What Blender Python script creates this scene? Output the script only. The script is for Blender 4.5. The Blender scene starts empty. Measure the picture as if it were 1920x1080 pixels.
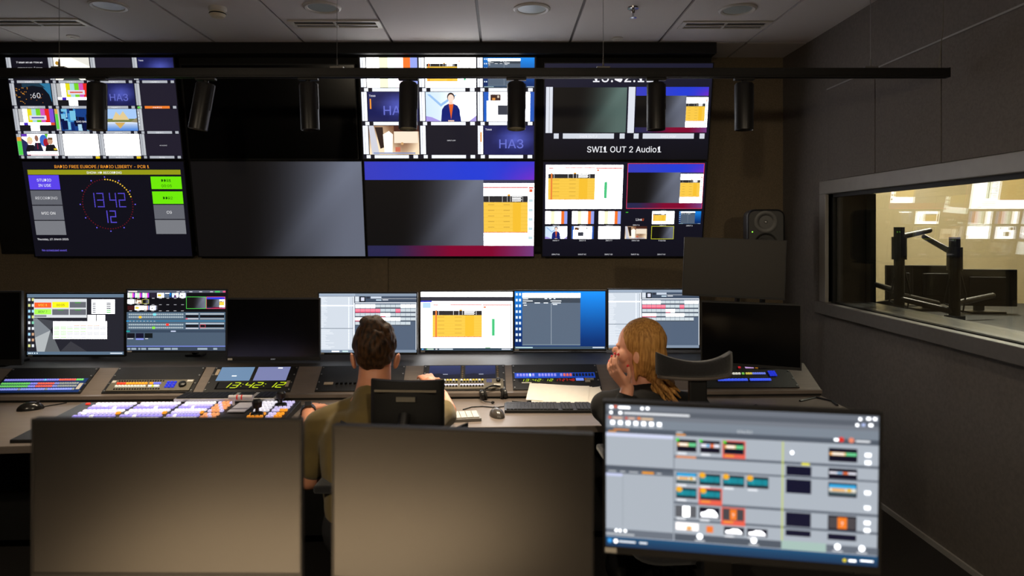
import bpy, math, random
from mathutils import Vector, Matrix, Euler
R = math.radians
random.seed(7)
scene = bpy.context.scene
COL = scene.collection

# ------------------------------------------------------------------ camera
F, CX, CY, H = 1280.0, 942.0, 432.0, 1.54      # focal length and vanishing point in photo pixels, eye height
cam_d = bpy.data.cameras.new('camera'); cam = bpy.data.objects.new('camera', cam_d); COL.objects.link(cam)
cam.location = (0, 0, H); cam.rotation_euler = (R(90), 0, 0)
cam_d.sensor_width = 36; cam_d.lens = 36 * F / 1920
cam_d.shift_x = (960 - CX) / 1920; cam_d.shift_y = (CY - 540) / 1920
cam_d.clip_start = 0.05
cam_d.dof.use_dof = True; cam_d.dof.focus_distance = 3.9; cam_d.dof.aperture_fstop = 2.2
scene.camera = cam
# ------------------------------------------------------------------ world, exposure
w = bpy.data.worlds.new('world'); scene.world = w; w.use_nodes = True
w.node_tree.nodes['Background'].inputs[0].default_value = (0.02, 0.018, 0.016, 1)
w.node_tree.nodes['Background'].inputs[1].default_value = 0.3
vs = scene.view_settings
vs.view_transform = 'Standard'; vs.look = 'None'; vs.exposure = 0.0; vs.gamma = 1.0; vs.use_curve_mapping = False
WARM = (1.0, 0.83, 0.60)
SPOT_FRONT = 85.0      # lit heads on the track over the console
FILL_FLOOD = 42.0  # fill floods added on the unseen near track
SPOT_TABLE = 600.0       # lit spot aimed at the near desk
STUDIO_LAMP = 190.0     # ceiling lamp of the room behind the window

# ------------------------------------------------------------------ helpers
def lin(c):
    r = []
    for v in c[:3]:
        v = v / 255.0
        r.append(v / 12.92 if v <= 0.04045 else ((v + 0.055) / 1.055) ** 2.4)
    return tuple(r)
MATS = {}
def mat(name, color=(128, 128, 128), rough=0.5, metal=0.0, noise=0.0, scale=40.0, bump=0.0, emit=0.0, spec=0.5, stretch=None, sheen=0.0):
    if name in MATS: return MATS[name]
    m = bpy.data.materials.new(name); m.use_nodes = True; MATS[name] = m
    nt = m.node_tree; b = nt.nodes['Principled BSDF']; c = lin(color)
    b.inputs['Base Color'].default_value = (*c, 1)
    b.inputs['Roughness'].default_value = rough; b.inputs['Metallic'].default_value = metal
    b.inputs['Specular IOR Level'].default_value = spec
    if sheen: b.inputs['Sheen Weight'].default_value = sheen
    if emit:
        b.inputs['Emission Color'].default_value = (*c, 1); b.inputs['Emission Strength'].default_value = emit
    if noise or bump:
        tc = nt.nodes.new('ShaderNodeTexCoord'); nz = nt.nodes.new('ShaderNodeTexNoise')
        nz.inputs['Scale'].default_value = scale; nz.inputs['Detail'].default_value = 3
        src = tc.outputs['Object']
        if stretch:
            mp = nt.nodes.new('ShaderNodeMapping'); mp.inputs['Scale'].default_value = stretch
            nt.links.new(src, mp.inputs[0]); src = mp.outputs[0]
        nt.links.new(src, nz.inputs['Vector'])
        if noise:
            rp = nt.nodes.new('ShaderNodeValToRGB')
            rp.color_ramp.elements[0].position = 0.3; rp.color_ramp.elements[1].position = 0.7
            rp.color_ramp.elements[0].color = (*[x * (1 - noise) for x in c], 1)
            rp.color_ramp.elements[1].color = (*[min(1, x * (1 + noise)) for x in c], 1)
            nt.links.new(nz.outputs['Fac'], rp.inputs[0]); nt.links.new(rp.outputs[0], b.inputs['Base Color'])
        if bump:
            bp = nt.nodes.new('ShaderNodeBump'); bp.inputs['Strength'].default_value = bump; bp.inputs['Distance'].default_value = 0.004
            nt.links.new(nz.outputs['Fac'], bp.inputs['Height']); nt.links.new(bp.outputs[0], b.inputs['Normal'])
    return m
def attr_mat(name, strength, base=0.0, rough=0.35, spec=0.3):
    if name in MATS: return MATS[name]
    m = bpy.data.materials.new(name); m.use_nodes = True; MATS[name] = m
    nt = m.node_tree; b = nt.nodes['Principled BSDF']
    a = nt.nodes.new('ShaderNodeAttribute'); a.attribute_name = 'Col'
    nt.links.new(a.outputs['Color'], b.inputs['Emission Color'])
    b.inputs['Emission Strength'].default_value = strength
    if base: nt.links.new(a.outputs['Color'], b.inputs['Base Color'])
    else: b.inputs['Base Color'].default_value = (0.006, 0.006, 0.007, 1)
    b.inputs['Roughness'].default_value = rough; b.inputs['Specular IOR Level'].default_value = spec
    return m

def P(x, y, Z):            # photo pixel at depth Z
    return Vector(((x - CX) / F * Z, Z, H - (y - CY) / F * Z))
def onz(x, y, z):          # photo pixel on the horizontal plane z
    Z = F * (H - z) / (y - CY)
    return Vector(((x - CX) / F * Z, Z, z))
def on_plane(x, y, p0, n):
    d = Vector(((x - CX) / F, 1.0, -(y - CY) / F)); o = Vector((0, 0, H))
    t = (Vector(p0) - o).dot(Vector(n)) / d.dot(Vector(n))
    return o + d * t

def thing(name, label, cat, loc=(0, 0, 0), rot=(0, 0, 0), group=None, kind=None):
    o = bpy.data.objects.new(name, None); COL.objects.link(o)
    o.empty_display_size = 0.05
    o.location = loc; o.rotation_euler = rot; tag(o, label, cat, group, kind)
    return o
def tag(o, label=None, cat=None, group=None, kind=None):
    if label: o['label'] = label
    if cat: o['category'] = cat
    if group: o['group'] = group
    if kind: o['kind'] = kind
    return o
def copy_tree(o, parent=None):
    c = o.copy(); COL.objects.link(c); c.parent = parent
    for ch in list(o.children): copy_tree(ch, c)
    return c

class MB:
    def __init__(s): s.v = []; s.f = []; s.c = []; s.cur = None
    def col(s, c): s.cur = lin(c) if c else None; return s
    def add(s, vs, fs):
        b = len(s.v); s.v += [tuple(p) for p in vs]
        for f in fs: s.f.append(tuple(b + i for i in f)); s.c.append(s.cur)
        return s
    def box(s, x0, x1, y0, y1, z0, z1, M=None):
        vs = [(x0, y0, z0), (x1, y0, z0), (x1, y1, z0), (x0, y1, z0), (x0, y0, z1), (x1, y0, z1), (x1, y1, z1), (x0, y1, z1)]
        if M: vs = [M @ Vector(p) for p in vs]
        return s.add(vs, [(0, 3, 2, 1), (4, 5, 6, 7), (0, 1, 5, 4), (1, 2, 6, 5), (2, 3, 7, 6), (3, 0, 4, 7)])
    def cbox(s, c, d, M=None):
        return s.box(c[0] - d[0] / 2, c[0] + d[0] / 2, c[1] - d[1] / 2, c[1] + d[1] / 2, c[2] - d[2] / 2, c[2] + d[2] / 2, M)
    def cyl(s, p0, p1, r0, r1=None, n=14, caps=True):
        r1 = r0 if r1 is None else r1
        p0 = Vector(p0); p1 = Vector(p1); d = (p1 - p0).normalized()
        a = d.orthogonal().normalized(); b = d.cross(a)
        vs = []
        for p, r in ((p0, r0), (p1, r1)):
            for i in range(n):
                t = 2 * math.pi * i / n; vs.append(p + a * math.cos(t) * r + b * math.sin(t) * r)
        fs = [(i, (i + 1) % n, n + (i + 1) % n, n + i) for i in range(n)]
        if caps: fs += [tuple(range(n - 1, -1, -1)), tuple(range(n, 2 * n))]
        return s.add(vs, fs)
    def lathe(s, prof, c=(0, 0, 0), n=24, M=None, close=False):      # profile of (radius, z)
        vs = []
        for r, z in prof:
            for i in range(n):
                t = 2 * math.pi * i / n; p = Vector((c[0] + r * math.cos(t), c[1] + r * math.sin(t), c[2] + z))
                vs.append(M @ p if M else p)
        fs = []
        m = len(prof)
        for j in range(m - 1 if not close else m):
            k = (j + 1) % m
            for i in range(n):
                q = (i + 1) % n; fs.append((j * n + i, j * n + q, k * n + q, k * n + i))
        if not close: fs += [tuple(range(n - 1, -1, -1)), tuple(range((m - 1) * n, m * n))]
        return s.add(vs, fs)
    def tube(s, pts, r, n=6):
        pts = [Vector(p) for p in pts]; rings = []; up = None
        rr = r if isinstance(r, (list, tuple)) else [r] * len(pts)
        vs = []
        for i, p in enumerate(pts):
            d = (pts[min(i + 1, len(pts) - 1)] - pts[max(i - 1, 0)]).normalized()
            a = (up - d * up.dot(d)).normalized() if up and (up - d * up.dot(d)).length > 1e-4 else d.orthogonal().normalized()
            up = a; b = d.cross(a)
            for k in range(n):
                t = 2 * math.pi * k / n; vs.append(p + a * math.cos(t) * rr[i] + b * math.sin(t) * rr[i])
        fs = []
        for i in range(len(pts) - 1):
            for k in range(n):
                q = (k + 1) % n; fs.append((i * n + k, i * n + q, (i + 1) * n + q, (i + 1) * n + k))
        fs += [tuple(range(n - 1, -1, -1)), tuple(range((len(pts) - 1) * n, len(pts) * n))]
        return s.add(vs, fs)
    def ell(s, c, r, rot=None, nu=16, nv=10):
        M = rot.to_matrix() if isinstance(rot, Euler) else (rot if rot else Matrix.Identity(3)); c = Vector(c)
        vs = [c + M @ Vector((0, 0, r[2]))]
        for j in range(1, nv):
            ph = math.pi * j / nv
            for i in range(nu):
                t = 2 * math.pi * i / nu
                vs.append(c + M @ Vector((r[0] * math.sin(ph) * math.cos(t), r[1] * math.sin(ph) * math.sin(t), r[2] * math.cos(ph))))
        vs.append(c + M @ Vector((0, 0, -r[2]))); L = len(vs) - 1
        fs = [(0, 1 + i, 1 + (i + 1) % nu) for i in range(nu)]
        for j in range(nv - 2):
            for i in range(nu):
                q = (i + 1) % nu; a = 1 + j * nu; fs.append((a + i, a + nu + i, a + nu + q, a + q))
        a = 1 + (nv - 2) * nu
        fs += [(L, a + (i + 1) % nu, a + i) for i in range(nu)]
        return s.add(vs, fs)
    def cap(s, p0, p1, r0, r1, n=12):                   # tapered capsule
        s.cyl(p0, p1, r0, r1, n, True)
        s.ell(p0, (r0,) * 3, None, n, 8); s.ell(p1, (r1,) * 3, None, n, 8); return s
    def prism(s, poly, z0, z1, M=None):                 # polygon in xy, counter-clockwise, extruded in z
        n = len(poly); vs = [Vector((x, y, z0)) for x, y in poly] + [Vector((x, y, z1)) for x, y in poly]
        if M: vs = [M @ p for p in vs]
        return s.add(vs, [tuple(range(n - 1, -1, -1)), tuple(range(n, 2 * n))] + [(i, (i + 1) % n, n + (i + 1) % n, n + i) for i in range(n)])
    def mesh(s, name):
        me = bpy.data.meshes.new(name); me.from_pydata(s.v, [], s.f)
        if any(c for c in s.c):
            at = me.color_attributes.new('Col', 'FLOAT_COLOR', 'CORNER'); k = 0
            for f, c in zip(s.f, s.c):
                c = c or (0.02, 0.02, 0.02)
                for q in f: at.data[k].color = (*c, 1); k += 1
        return me
    def build(s, name, m, parent=None, loc=None, rot=None, smooth=None, bevel=0, seg=2, kind=None, off=None, inv=None):
        if inv is not None: s.v = [tuple(inv @ Vector(q)) for q in s.v]
        if off is not None: s.v = [(p[0] - off[0], p[1] - off[1], p[2] - off[2]) for p in s.v]
        me = s.mesh(name); me.update()
        return finish(name, me, m, parent, loc, rot, smooth, bevel, seg, kind)
def finish(name, me, m, parent=None, loc=None, rot=None, smooth=None, bevel=0, seg=2, kind=None):
    if m: me.materials.append(m)
    o = bpy.data.objects.new(name, me); COL.objects.link(o)
    if parent: o.parent = parent
    if loc is not None: o.location = loc
    if rot is not None: o.rotation_euler = rot
    if smooth:
        me.polygons.foreach_set('use_smooth', [True] * len(me.polygons)); me.set_sharp_from_angle(angle=R(smooth))
    if bevel:
        b = o.modifiers.new('bevel', 'BEVEL'); b.width = bevel; b.segments = seg; b.limit_method = 'ANGLE'; b.angle_limit = R(40)
    if kind: o['kind'] = kind
    return o
def rrect(w, h, r, n=5):
    pts = []
    for cx, cy, a0 in ((w / 2 - r, h / 2 - r, 0), (-w / 2 + r, h / 2 - r, 90), (-w / 2 + r, -h / 2 + r, 180), (w / 2 - r, -h / 2 + r, 270)):
        for i in range(n + 1):
            t = R(a0 + 90 * i / n); pts.append((cx + r * math.cos(t), cy + r * math.sin(t)))
    return pts
def remesh(mb, voxel, smooth=6, disp=0, seed_scale=30):          # one continuous skin over overlapping volumes
    me = mb.mesh('tmp'); o = bpy.data.objects.new('tmp', me); COL.objects.link(o)
    r = o.modifiers.new('r', 'REMESH'); r.mode = 'VOXEL'; r.voxel_size = voxel
    s = o.modifiers.new('s', 'SMOOTH'); s.factor = 0.5; s.iterations = smooth
    dg = bpy.context.evaluated_depsgraph_get(); dg.update()
    out = bpy.data.meshes.new_from_object(o.evaluated_get(dg))
    bpy.data.objects.remove(o); bpy.data.meshes.remove(me)
    if disp:
        from mathutils import noise
        co = [v.co.copy() for v in out.vertices]; nr = [v.normal.copy() for v in out.vertices]; flat = []
        for c, q in zip(co, nr):
            n = noise.noise_vector(c * seed_scale); flat += list(c + q * disp * n[0] + n * disp * .3)
        out.vertices.foreach_set('co', flat); out.update()
    out.polygons.foreach_set('use_smooth', [True] * len(out.polygons))
    return out

def slin(c):               # screen colours: clean whites shine well above the exposure, as they do in the photograph
    m = min(c) / 255.0; k = max(0.0, min(1.0, (m - 0.86) / 0.13)); g = 1 + 5.0 * k * k
    return tuple(v * g for v in lin(c))
# text outlines, in the sans-serif that ships with Blender (the built-in one if it is missing)
TXT = {}
try:
    import os
    FONT = bpy.data.fonts.load(os.path.join(bpy.utils.system_resource('DATAFILES'), 'fonts', 'Inter.woff2'))
except Exception:
    FONT = None
def text_mesh(s):
    if s in TXT: return TXT[s]
    cu = bpy.data.curves.new('t', 'FONT'); cu.body = s; cu.font = FONT or cu.font; cu.size = 1.0; cu.resolution_u = 2; cu.offset = 0.003
    o = bpy.data.objects.new('t', cu); COL.objects.link(o)
    dg = bpy.context.evaluated_depsgraph_get(); dg.update()
    me = bpy.data.meshes.new_from_object(o.evaluated_get(dg))
    v = [(p.co.x, p.co.y) for p in me.vertices]; f = [tuple(q.vertices) for q in me.polygons]
    bpy.data.objects.remove(o); bpy.data.curves.remove(cu); bpy.data.meshes.remove(me)
    x0 = min((p[0] for p in v), default=0); x1 = max((p[0] for p in v), default=1)
    TXT[s] = (v, f, x0, x1); return TXT[s]

class Scr:
    """flat picture on a screen: coloured pieces in 0..1 coordinates, y downwards"""
    def __init__(s, w, h, root=None, box=(0, 0, 1, 1)):
        s.W, s.Hh = w, h; s.box = box; s.root = root or s
        if root is None: s.v = []; s.f = []; s.c = []; s.n = 0
    def view(s, x0, y0, x1, y1):
        bx, by, ex, ey = s.box; w = ex - bx; h = ey - by
        return Scr(s.W, s.Hh, s.root, (bx + x0 * w, by + y0 * h, bx + x1 * w, by + y1 * h))
    def m(s, x, y):
        bx, by, ex, ey = s.box
        u = bx + x * (ex - bx); v = by + y * (ey - by)
        return ((u - 0.5) * s.W, -0.0004 - s.root.n * 0.00002, (1 - v) * s.Hh)
    def poly(s, pts, cols):
        r = s.root; r.n += 1; b = len(r.v)
        r.v += [s.m(*p) for p in pts]; r.f.append(tuple(range(b + len(pts) - 1, b - 1, -1)))
        if isinstance(cols[0], (int, float)): cols = [slin(cols)] * len(pts)
        else: cols = [slin(c) for c in cols]
        r.c += list(reversed(cols))
    def rect(s, x0, y0, x1, y1, c, c2=None, horiz=False):
        if c2 is None: cs = c
        elif horiz: cs = [c, c, c2, c2]
        else: cs = [c, c2, c2, c]
        s.poly([(x0, y0), (x0, y1), (x1, y1), (x1, y0)], cs); return s
    def frame(s, x0, y0, x1, y1, c, t=0.004):
        a = s.W * (s.box[2] - s.box[0]) / (s.Hh * (s.box[3] - s.box[1])); q = t * a
        s.rect(x0, y0, x1, y0 + q, c); s.rect(x0, y1 - q, x1, y1, c); s.rect(x0, y0, x0 + t, y1, c); s.rect(x1 - t, y0, x1, y1, c)
    def grad(s, x0, y0, x1, y1, fn, nx=10, ny=6):
        r = s.root; r.n += 1
        for j in range(ny):
            for i in range(nx):
                b = len(r.v); cc = []
                for di, dj in ((0, 1), (1, 1), (1, 0), (0, 0)):
                    a, q = (i + di) / nx, (j + dj) / ny
                    r.v.append(s.m(x0 + (x1 - x0) * a, y0 + (y1 - y0) * q)); cc.append(slin(fn(a, q)))
                r.f.append((b, b + 1, b + 2, b + 3)); r.c += cc
    def text(s, t, x, y, h, c, align='C', sx=1.0, shear=0):     # h: cap height, y: baseline
        v, f, x0, x1 = text_mesh(t)
        bx, by, ex, ey = s.box
        hh = h * (ey - by) * s.Hh / 0.7; ux = hh / (s.W * (ex - bx)) * sx; uy = hh / (s.Hh * (ey - by))
        ox = {'C': -(x0 + x1) / 2, 'L': -x0, 'R': -x1}[align]
        r = s.root; r.n += 1; b = len(r.v); c = lin(c)
        r.v += [s.m(x + (p[0] + ox + shear * p[1]) * ux, y - p[1] * uy) for p in v]
        for q in f: r.f.append(tuple(b + i for i in q)); r.c += [c] * len(q)
    def dot(s, x, y, rx, ry, c, n=8):
        s.poly([(x + rx * math.cos(2 * math.pi * i / n), y - ry * math.sin(2 * math.pi * i / n)) for i in range(n)][::-1], c)
    def build(s, name, parent, strength=1.0, off=(0, 0, 0), rough=0.35):
        me = bpy.data.meshes.new(name); me.from_pydata([(a + off[0], b + off[1], c + off[2]) for a, b, c in s.v], [], s.f)
        at = me.color_attributes.new('Col', 'FLOAT_COLOR', 'CORNER')
        flat = []
        for c in s.c: flat += [c[0], c[1], c[2], 1.0]
        at.data.foreach_set('color', flat); me.update()
        return finish(name, me, attr_mat('screen_glow_%g' % strength, strength, rough=rough), parent)
SEG = {'0': 'abcdef', '1': 'bc', '2': 'abged', '3': 'abgcd', '4': 'fgbc', '5': 'afgcd', '6': 'afgedc', '7': 'abc', '8': 'abcdefg', '9': 'abcdfg'}
SEGL = {'a': ((0, 0), (1, 0)), 'b': ((1, 0), (1, .5)), 'c': ((1, .5), (1, 1)), 'd': ((0, 1), (1, 1)), 'e': ((0, .5), (0, 1)), 'f': ((0, 0), (0, .5)), 'g': ((0, .5), (1, .5))}
def seg_digits(s, txt, x, y, w, h, gap, c, t=0.12, slant=0.0, dots=0):
    """seven-segment figures, as bars or as rows of dots"""
    for ch in txt:
        if ch == ':':
            for yy in (0.3, 0.7): s.rect(x + slant * (1 - yy), y + h * yy - h * .05, x + w * .16 + slant * (1 - yy), y + h * yy + h * .05, c)
            x += gap * 0.45; continue
        if ch == ' ': x += gap * 0.6; continue
        for k in SEG[ch]:
            (ax, ay), (bx, by) = SEGL[k]
            A = (x + ax * w + slant * (1 - ay), y + ay * h); B = (x + bx * w + slant * (1 - by), y + by * h)
            if dots:
                for i in range(dots + 1):
                    q = i / dots; s.dot(A[0] + (B[0] - A[0]) * q, A[1] + (B[1] - A[1]) * q, t, t * s.W * (s.box[2] - s.box[0]) / (s.Hh * (s.box[3] - s.box[1])), c, 6)
            elif ay == by: s.rect(A[0] + w * .06, A[1] - h * t / 2, B[0] - w * .06, A[1] + h * t / 2, c)
            else:
                d = w * t * .7; s.poly([(A[0] - d, A[1] + h * .03), (B[0] - d, B[1] - h * .03), (B[0] + d, B[1] - h * .03), (A[0] + d, A[1] + h * .03)], c)
        x += gap
# ================================================================== setting
XR, YB, ZC = 2.107, 5.127, 2.836          # right wall, back wall, ceiling
XL, YR = -3.9, -3.2
m_wall = mat('wall_paint', (116, 110, 104), 0.85, noise=0.12, scale=60, bump=0.15)
m_wallb = mat('back_wall_fabric', (128, 114, 92), 0.95, noise=0.18, scale=120, bump=0.3)
m_black = mat('black_matt', (14, 13, 13), 0.7, noise=0.2, scale=30)
m_tile = mat('ceiling_tile', (222, 218, 216), 0.9, noise=0.04, scale=200, bump=0.1)
m_grid = mat('ceiling_grid', (120, 116, 116), 0.6, noise=0.05)
m_white = mat('white_plastic', (215, 212, 205), 0.45, noise=0.03)
m_carpet = mat('carpet', (38, 34, 32), 1.0, noise=0.35, scale=220, bump=0.6)
m_alu = mat('grey_painted_frame', (150, 147, 141), 0.4, noise=0.05, scale=15)
m_skirt = mat('skirting', (170, 168, 165), 0.5, noise=0.05)
m_panelw = mat('acoustic_panel', (112, 106, 100), 0.9, noise=0.12, scale=90, bump=0.2)

def struct(name, mb, m, label, parent=None, bevel=0):
    o = mb.build(name, m, parent, bevel=bevel)
    if parent is None: tag(o, label, None, None, 'structure')
    return o
struct('floor', MB().box(XL, XR + 3.9, YR, 6.6, -0.1, 0), m_carpet, 'dark carpet floor of the control room')
ceil = struct('ceiling', MB().box(XL, XR, YR, YB, ZC + 0.012, ZC + 0.1), m_grid, 'suspended ceiling of pale rectangular tiles')
tile_meshes = {}
k0 = -6
xs = [-0.147 + 0.612 * k for k in range(-7, 5)]
xs = [x for x in xs if x > XL] ; xs = [XL] + xs + [XR]
ys = [4.72 - 1.214 * j for j in range(7)] ; ys = [YB] + ys
for i in range(len(xs) - 1):
    for j in range(len(ys) - 1):
        dx, dy = xs[i + 1] - xs[i] - 0.018, ys[j] - max(ys[j + 1], YR) - 0.018
        if dx < 0.03 or dy < 0.05: continue
        key = (round(dx, 3), round(dy, 3))
        if key not in tile_meshes:
            tile_meshes[key] = MB().box(-dx / 2, dx / 2, -dy / 2, dy / 2, 0, 0.014).mesh('ceiling_tile'); tile_meshes[key].materials.append(m_tile)
        o = bpy.data.objects.new('ceiling_tile', tile_meshes[key]); COL.objects.link(o); o.parent = ceil
        o.location = ((xs[i] + xs[i + 1]) / 2, (ys[j] + max(ys[j + 1], YR)) / 2, ZC)
wb = struct('wall_back', MB().box(XL, XR, YB, YB + 0.1, 0, ZC + 0.1), m_wallb, 'dim brown-grey back wall behind the screens')
a = P(697, 487, YB); b = P(728, 560, YB)
MB().box(a.x, b.x, YB - 0.02, YB, 0.3, 1.45).build('cable_channel', mat('channel_paint', (128, 112, 88), 0.8, noise=0.1), wb)
struct('wall_left', MB().box(XL - 0.1, XL, YR, YB + 0.1, 0, ZC + 0.1), m_wall, 'dark grey side wall')
struct('wall_rear', MB().box(XL - 0.1, XR + 0.1, YR - 0.1, YR, 0, ZC + 0.1), m_wall, 'dark grey rear wall')
# right wall with the studio window
WT, WS = 1.775, 1.075                       # clear opening top and sill
WY0, WY1 = 1.3, 4.41
XR2 = XR + 0.26
wr = MB()
wr.box(XR, XR2, YR, WY0, 0, ZC + 0.1); wr.box(XR, XR2, WY1, YB + 0.1, 0, ZC + 0.1)
wr.box(XR, XR2, WY0, WY1, 0, WS); wr.box(XR, XR2, WY0, WY1, WT, ZC + 0.1)
wr = struct('wall_right', wr, m_wall, 'grey side wall with the studio window')
ypan = [4.40, 3.836, 3.257, 2.68, 2.1, 1.52, 0.94]
for y0, y1 in zip(ypan[1:], ypan[:-1]):
    MB().box(XR - 0.014, XR, y0 + 0.003, y1 - 0.003, 1.862, 2.444).build('acoustic_panel', m_panelw, wr, bevel=0.003)
MB().box(XR - 0.018, XR - 0.0, 0.94, 4.40, 2.444, 2.452).build('panel_edge_strip', m_skirt, wr)
struct('baseboard_right', MB().box(XR - 0.012, XR, YR, YB, 0.0, 0.028), m_skirt, 'thin pale skirting strip along the floor')
win = thing('window_1', 'wide studio window with grey frame and deep sill', None, (XR, 2.85, WS), kind='structure')
def wpart(name, m, bx, bevel=0.004):
    return MB().box(*bx).build(name, m, win, bevel=bevel) if False else MB().box(bx[0] - XR, bx[1] - XR, bx[2] - 2.85, bx[3] - 2.85, bx[4] - WS, bx[5] - WS).build(name, m, win, bevel=bevel)
wpart('frame_top', m_alu, (XR - 0.022, XR + 0.03, WY0 - 0.08, WY1 + 0.085, WT, WT + 0.085))
wpart('frame_side', m_alu, (XR - 0.022, XR + 0.03, WY1, WY1 + 0.085, WS, WT))
wpart('frame_side', m_alu, (XR - 0.022, XR + 0.03, WY0 - 0.08, WY0, WS, WT))
wpart('sill', mat('sill_paint', (112, 108, 104), .5, noise=.06), (XR - 0.05, XR + 0.04, WY0 - 0.08, WY1 + 0.09, WS - 0.075, WS))
wpart('sill_board', mat('sill_dark', (60, 60, 60), 0.3), (XR + 0.04, XR2 + 0.01, WY0, WY1, WS - 0.02, WS + 0.004))
m_rub = mat('black_gasket', (16, 16, 16), 0.6)
wpart('gasket', m_rub, (XR + 0.018, XR + 0.045, WY1 - 0.022, WY1, WS, WT), 0)
wpart('gasket', m_rub, (XR + 0.018, XR + 0.045, WY0, WY1, WT - 0.022, WT), 0)
wpart('inner_jamb', mat('jamb_cloth', (46, 42, 36), 0.9, noise=0.1), (XR + 0.05, XR2 - 0.02, WY1 - 0.012, WY1, WS, WT), 0)
wpart('inner_jamb', m_rub, (XR2 - 0.03, XR2 + 0.03, WY1 - 0.03, WY1 + 0.05, WS, WT), 0)
def glass(name, f0):
    m = bpy.data.materials.new(name); m.use_nodes = True; nt = m.node_tree; nt.nodes.clear(); N = nt.nodes.new; K = nt.links.new
    out = N('ShaderNodeOutputMaterial'); mx = N('ShaderNodeMixShader'); tr = N('ShaderNodeBsdfTransparent'); gl = N('ShaderNodeBsdfGlossy')
    gl.inputs['Roughness'].default_value = 0.0; tr.inputs[0].default_value = (0.93, 0.95, 0.94, 1)
    ge = N('ShaderNodeNewGeometry'); dt = N('ShaderNodeVectorMath'); dt.operation = 'DOT_PRODUCT'; K(ge.outputs['Incoming'], dt.inputs[0]); K(ge.outputs['Normal'], dt.inputs[1])
    def mth(op, a, b=None):
        n = N('ShaderNodeMath'); n.operation = op
        for i, q in enumerate((a, b)):
            if q is None: continue
            if isinstance(q, (int, float)): n.inputs[i].default_value = q
            else: K(q, n.inputs[i])
        return n.outputs[0]
    c = mth('ABSOLUTE', dt.outputs['Value']); f = mth('ADD', mth('MULTIPLY', mth('POWER', mth('SUBTRACT', 1.0, c), 5.0), 1 - f0), f0)
    K(f, mx.inputs[0]); K(tr.outputs[0], mx.inputs[1]); K(gl.outputs[0], mx.inputs[2]); K(mx.outputs[0], out.inputs[0])
    return m
g1 = MB().box(-0.004, 0.004, WY0 - 2.85, WY1 - 2.85, 0, WT - WS).build('pane', glass('coated_glass', 0.12), win, loc=(0.032, 0, 0))
g2 = MB().box(-0.004, 0.004, WY0 - 2.85, WY1 - 2.85, -0.02, WT - WS + 0.02).build('pane', glass('coated_glass_inner', 0.10), win, loc=(0.2, 0, 0), rot=(0, R(2.2), 0))

# bulkhead over the video wall
VT = R(11.7); VY, VZ = 5.05, 1.35          # video wall: foot line and forward lean
bh = MB().box(XL, 1.475, 4.70, YB, 2.76, ZC)
struct('trim_1', bh, m_black, 'black bulkhead above the wall of screens')

# room behind the window
m_cream = mat('cream_wall', (205, 188, 150), 0.8, noise=0.04)
m_dk = mat('dark_grey_wall', (52, 49, 45), 0.9, noise=0.1)
struct('wall_studio_back', MB().box(XR2, 6.0, 6.5, 6.6, 0, 2.9), m_cream, 'cream wall of the room behind the window')
struct('wall_studio_side', MB().box(5.9, 6.0, 1.0, 6.6, 0, 2.9), m_cream, 'cream side wall of the room behind the window')
struct('wall_studio_near', MB().box(XR2, 6.0, 0.95, 1.05, 0, 2.9), m_dk, 'dark end wall of the room behind the window')
struct('wall_studio_left', MB().box(XR2, XR2 + 0.1, 5.22, 6.6, 0, 2.9), m_dk, 'short dark wall beside the studio window')
struct('ceiling_studio', MB().box(XR2, 6.0, 1.0, 6.6, 2.85, 2.95), m_tile, 'ceiling of the room behind the window')

# ------------------------------------------------------------------ ceiling fittings
def ring_light(px, py, label, r=0.108):
    p = onz(px, py, ZC)
    t = thing('downlight', label, 'ceiling light', p, group='round ceiling downlights')
    MB().lathe([(r, 0), (r, -0.006), (r * 0.9, -0.012), (r * 0.78, -0.008), (r * 0.74, 0.0)], n=32, close=True).build('trim_ring', m_white, t, smooth=40)
    MB().lathe([(0.0005, -0.003), (r * 0.75, -0.004), (r * 0.75, 0)], n=32).build('diffuser', mat('frosted_diffuser', (178, 190, 190), 0.35, noise=0.02), t, smooth=40)
ring_light(204, 10, 'round white downlight above the wall screen with a test-card grid')
ring_light(604, 13, 'round white downlight beside the long air slot in mid ceiling')
ring_light(997, 16, 'round white downlight above the screen showing a presenter')
ring_light(1383, 17, 'round white downlight near the side wall with the window')
def slot(px0, px1, py, label):
    a, b = onz(px0, py, ZC), onz(px1, py, ZC); c = (a + b) / 2; L = (b - a).length
    t = thing('air_diffuser', label, 'air vent', c, group='linear air diffusers in the ceiling')
    f = MB()
    f.box(-L / 2, L / 2, -0.075, -0.055, -0.01, 0); f.box(-L / 2, L / 2, 0.055, 0.075, -0.01, 0)
    f.box(-L / 2, -L / 2 + 0.03, -0.055, 0.055, -0.01, 0); f.box(L / 2 - 0.03, L / 2, -0.055, 0.055, -0.01, 0)
    f.build('frame', m_white, t, bevel=0.002)
    for yy in (-0.027, 0.027): MB().box(-L / 2 + 0.03, L / 2 - 0.03, yy - 0.02, yy + 0.02, -0.004, -0.001).build('slot', m_black, t)
    MB().box(-L / 2 + 0.03, L / 2 - 0.03, -0.006, 0.006, -0.012, 0).build('slat', m_white, t)
    MB().box(-0.006, 0.006, -0.055, 0.055, -0.011, 0).build('divider', m_white, t)
slot(-20, 160, 41, 'long white air diffuser above the left wall screens')
slot(545, 715, 44, 'long white air diffuser between two ceiling downlights')
slot(1275, 1440, 46, 'long white air diffuser nearest the side wall with the window')
p = onz(408, 14, ZC); t = thing('smoke_detector', 'round cream smoke detector on the ceiling', 'smoke detector', p)
MB().lathe([(0.05, 0), (0.052, -0.016), (0.047, -0.026)], n=28).build('base', m_white, t, smooth=40)
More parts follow.
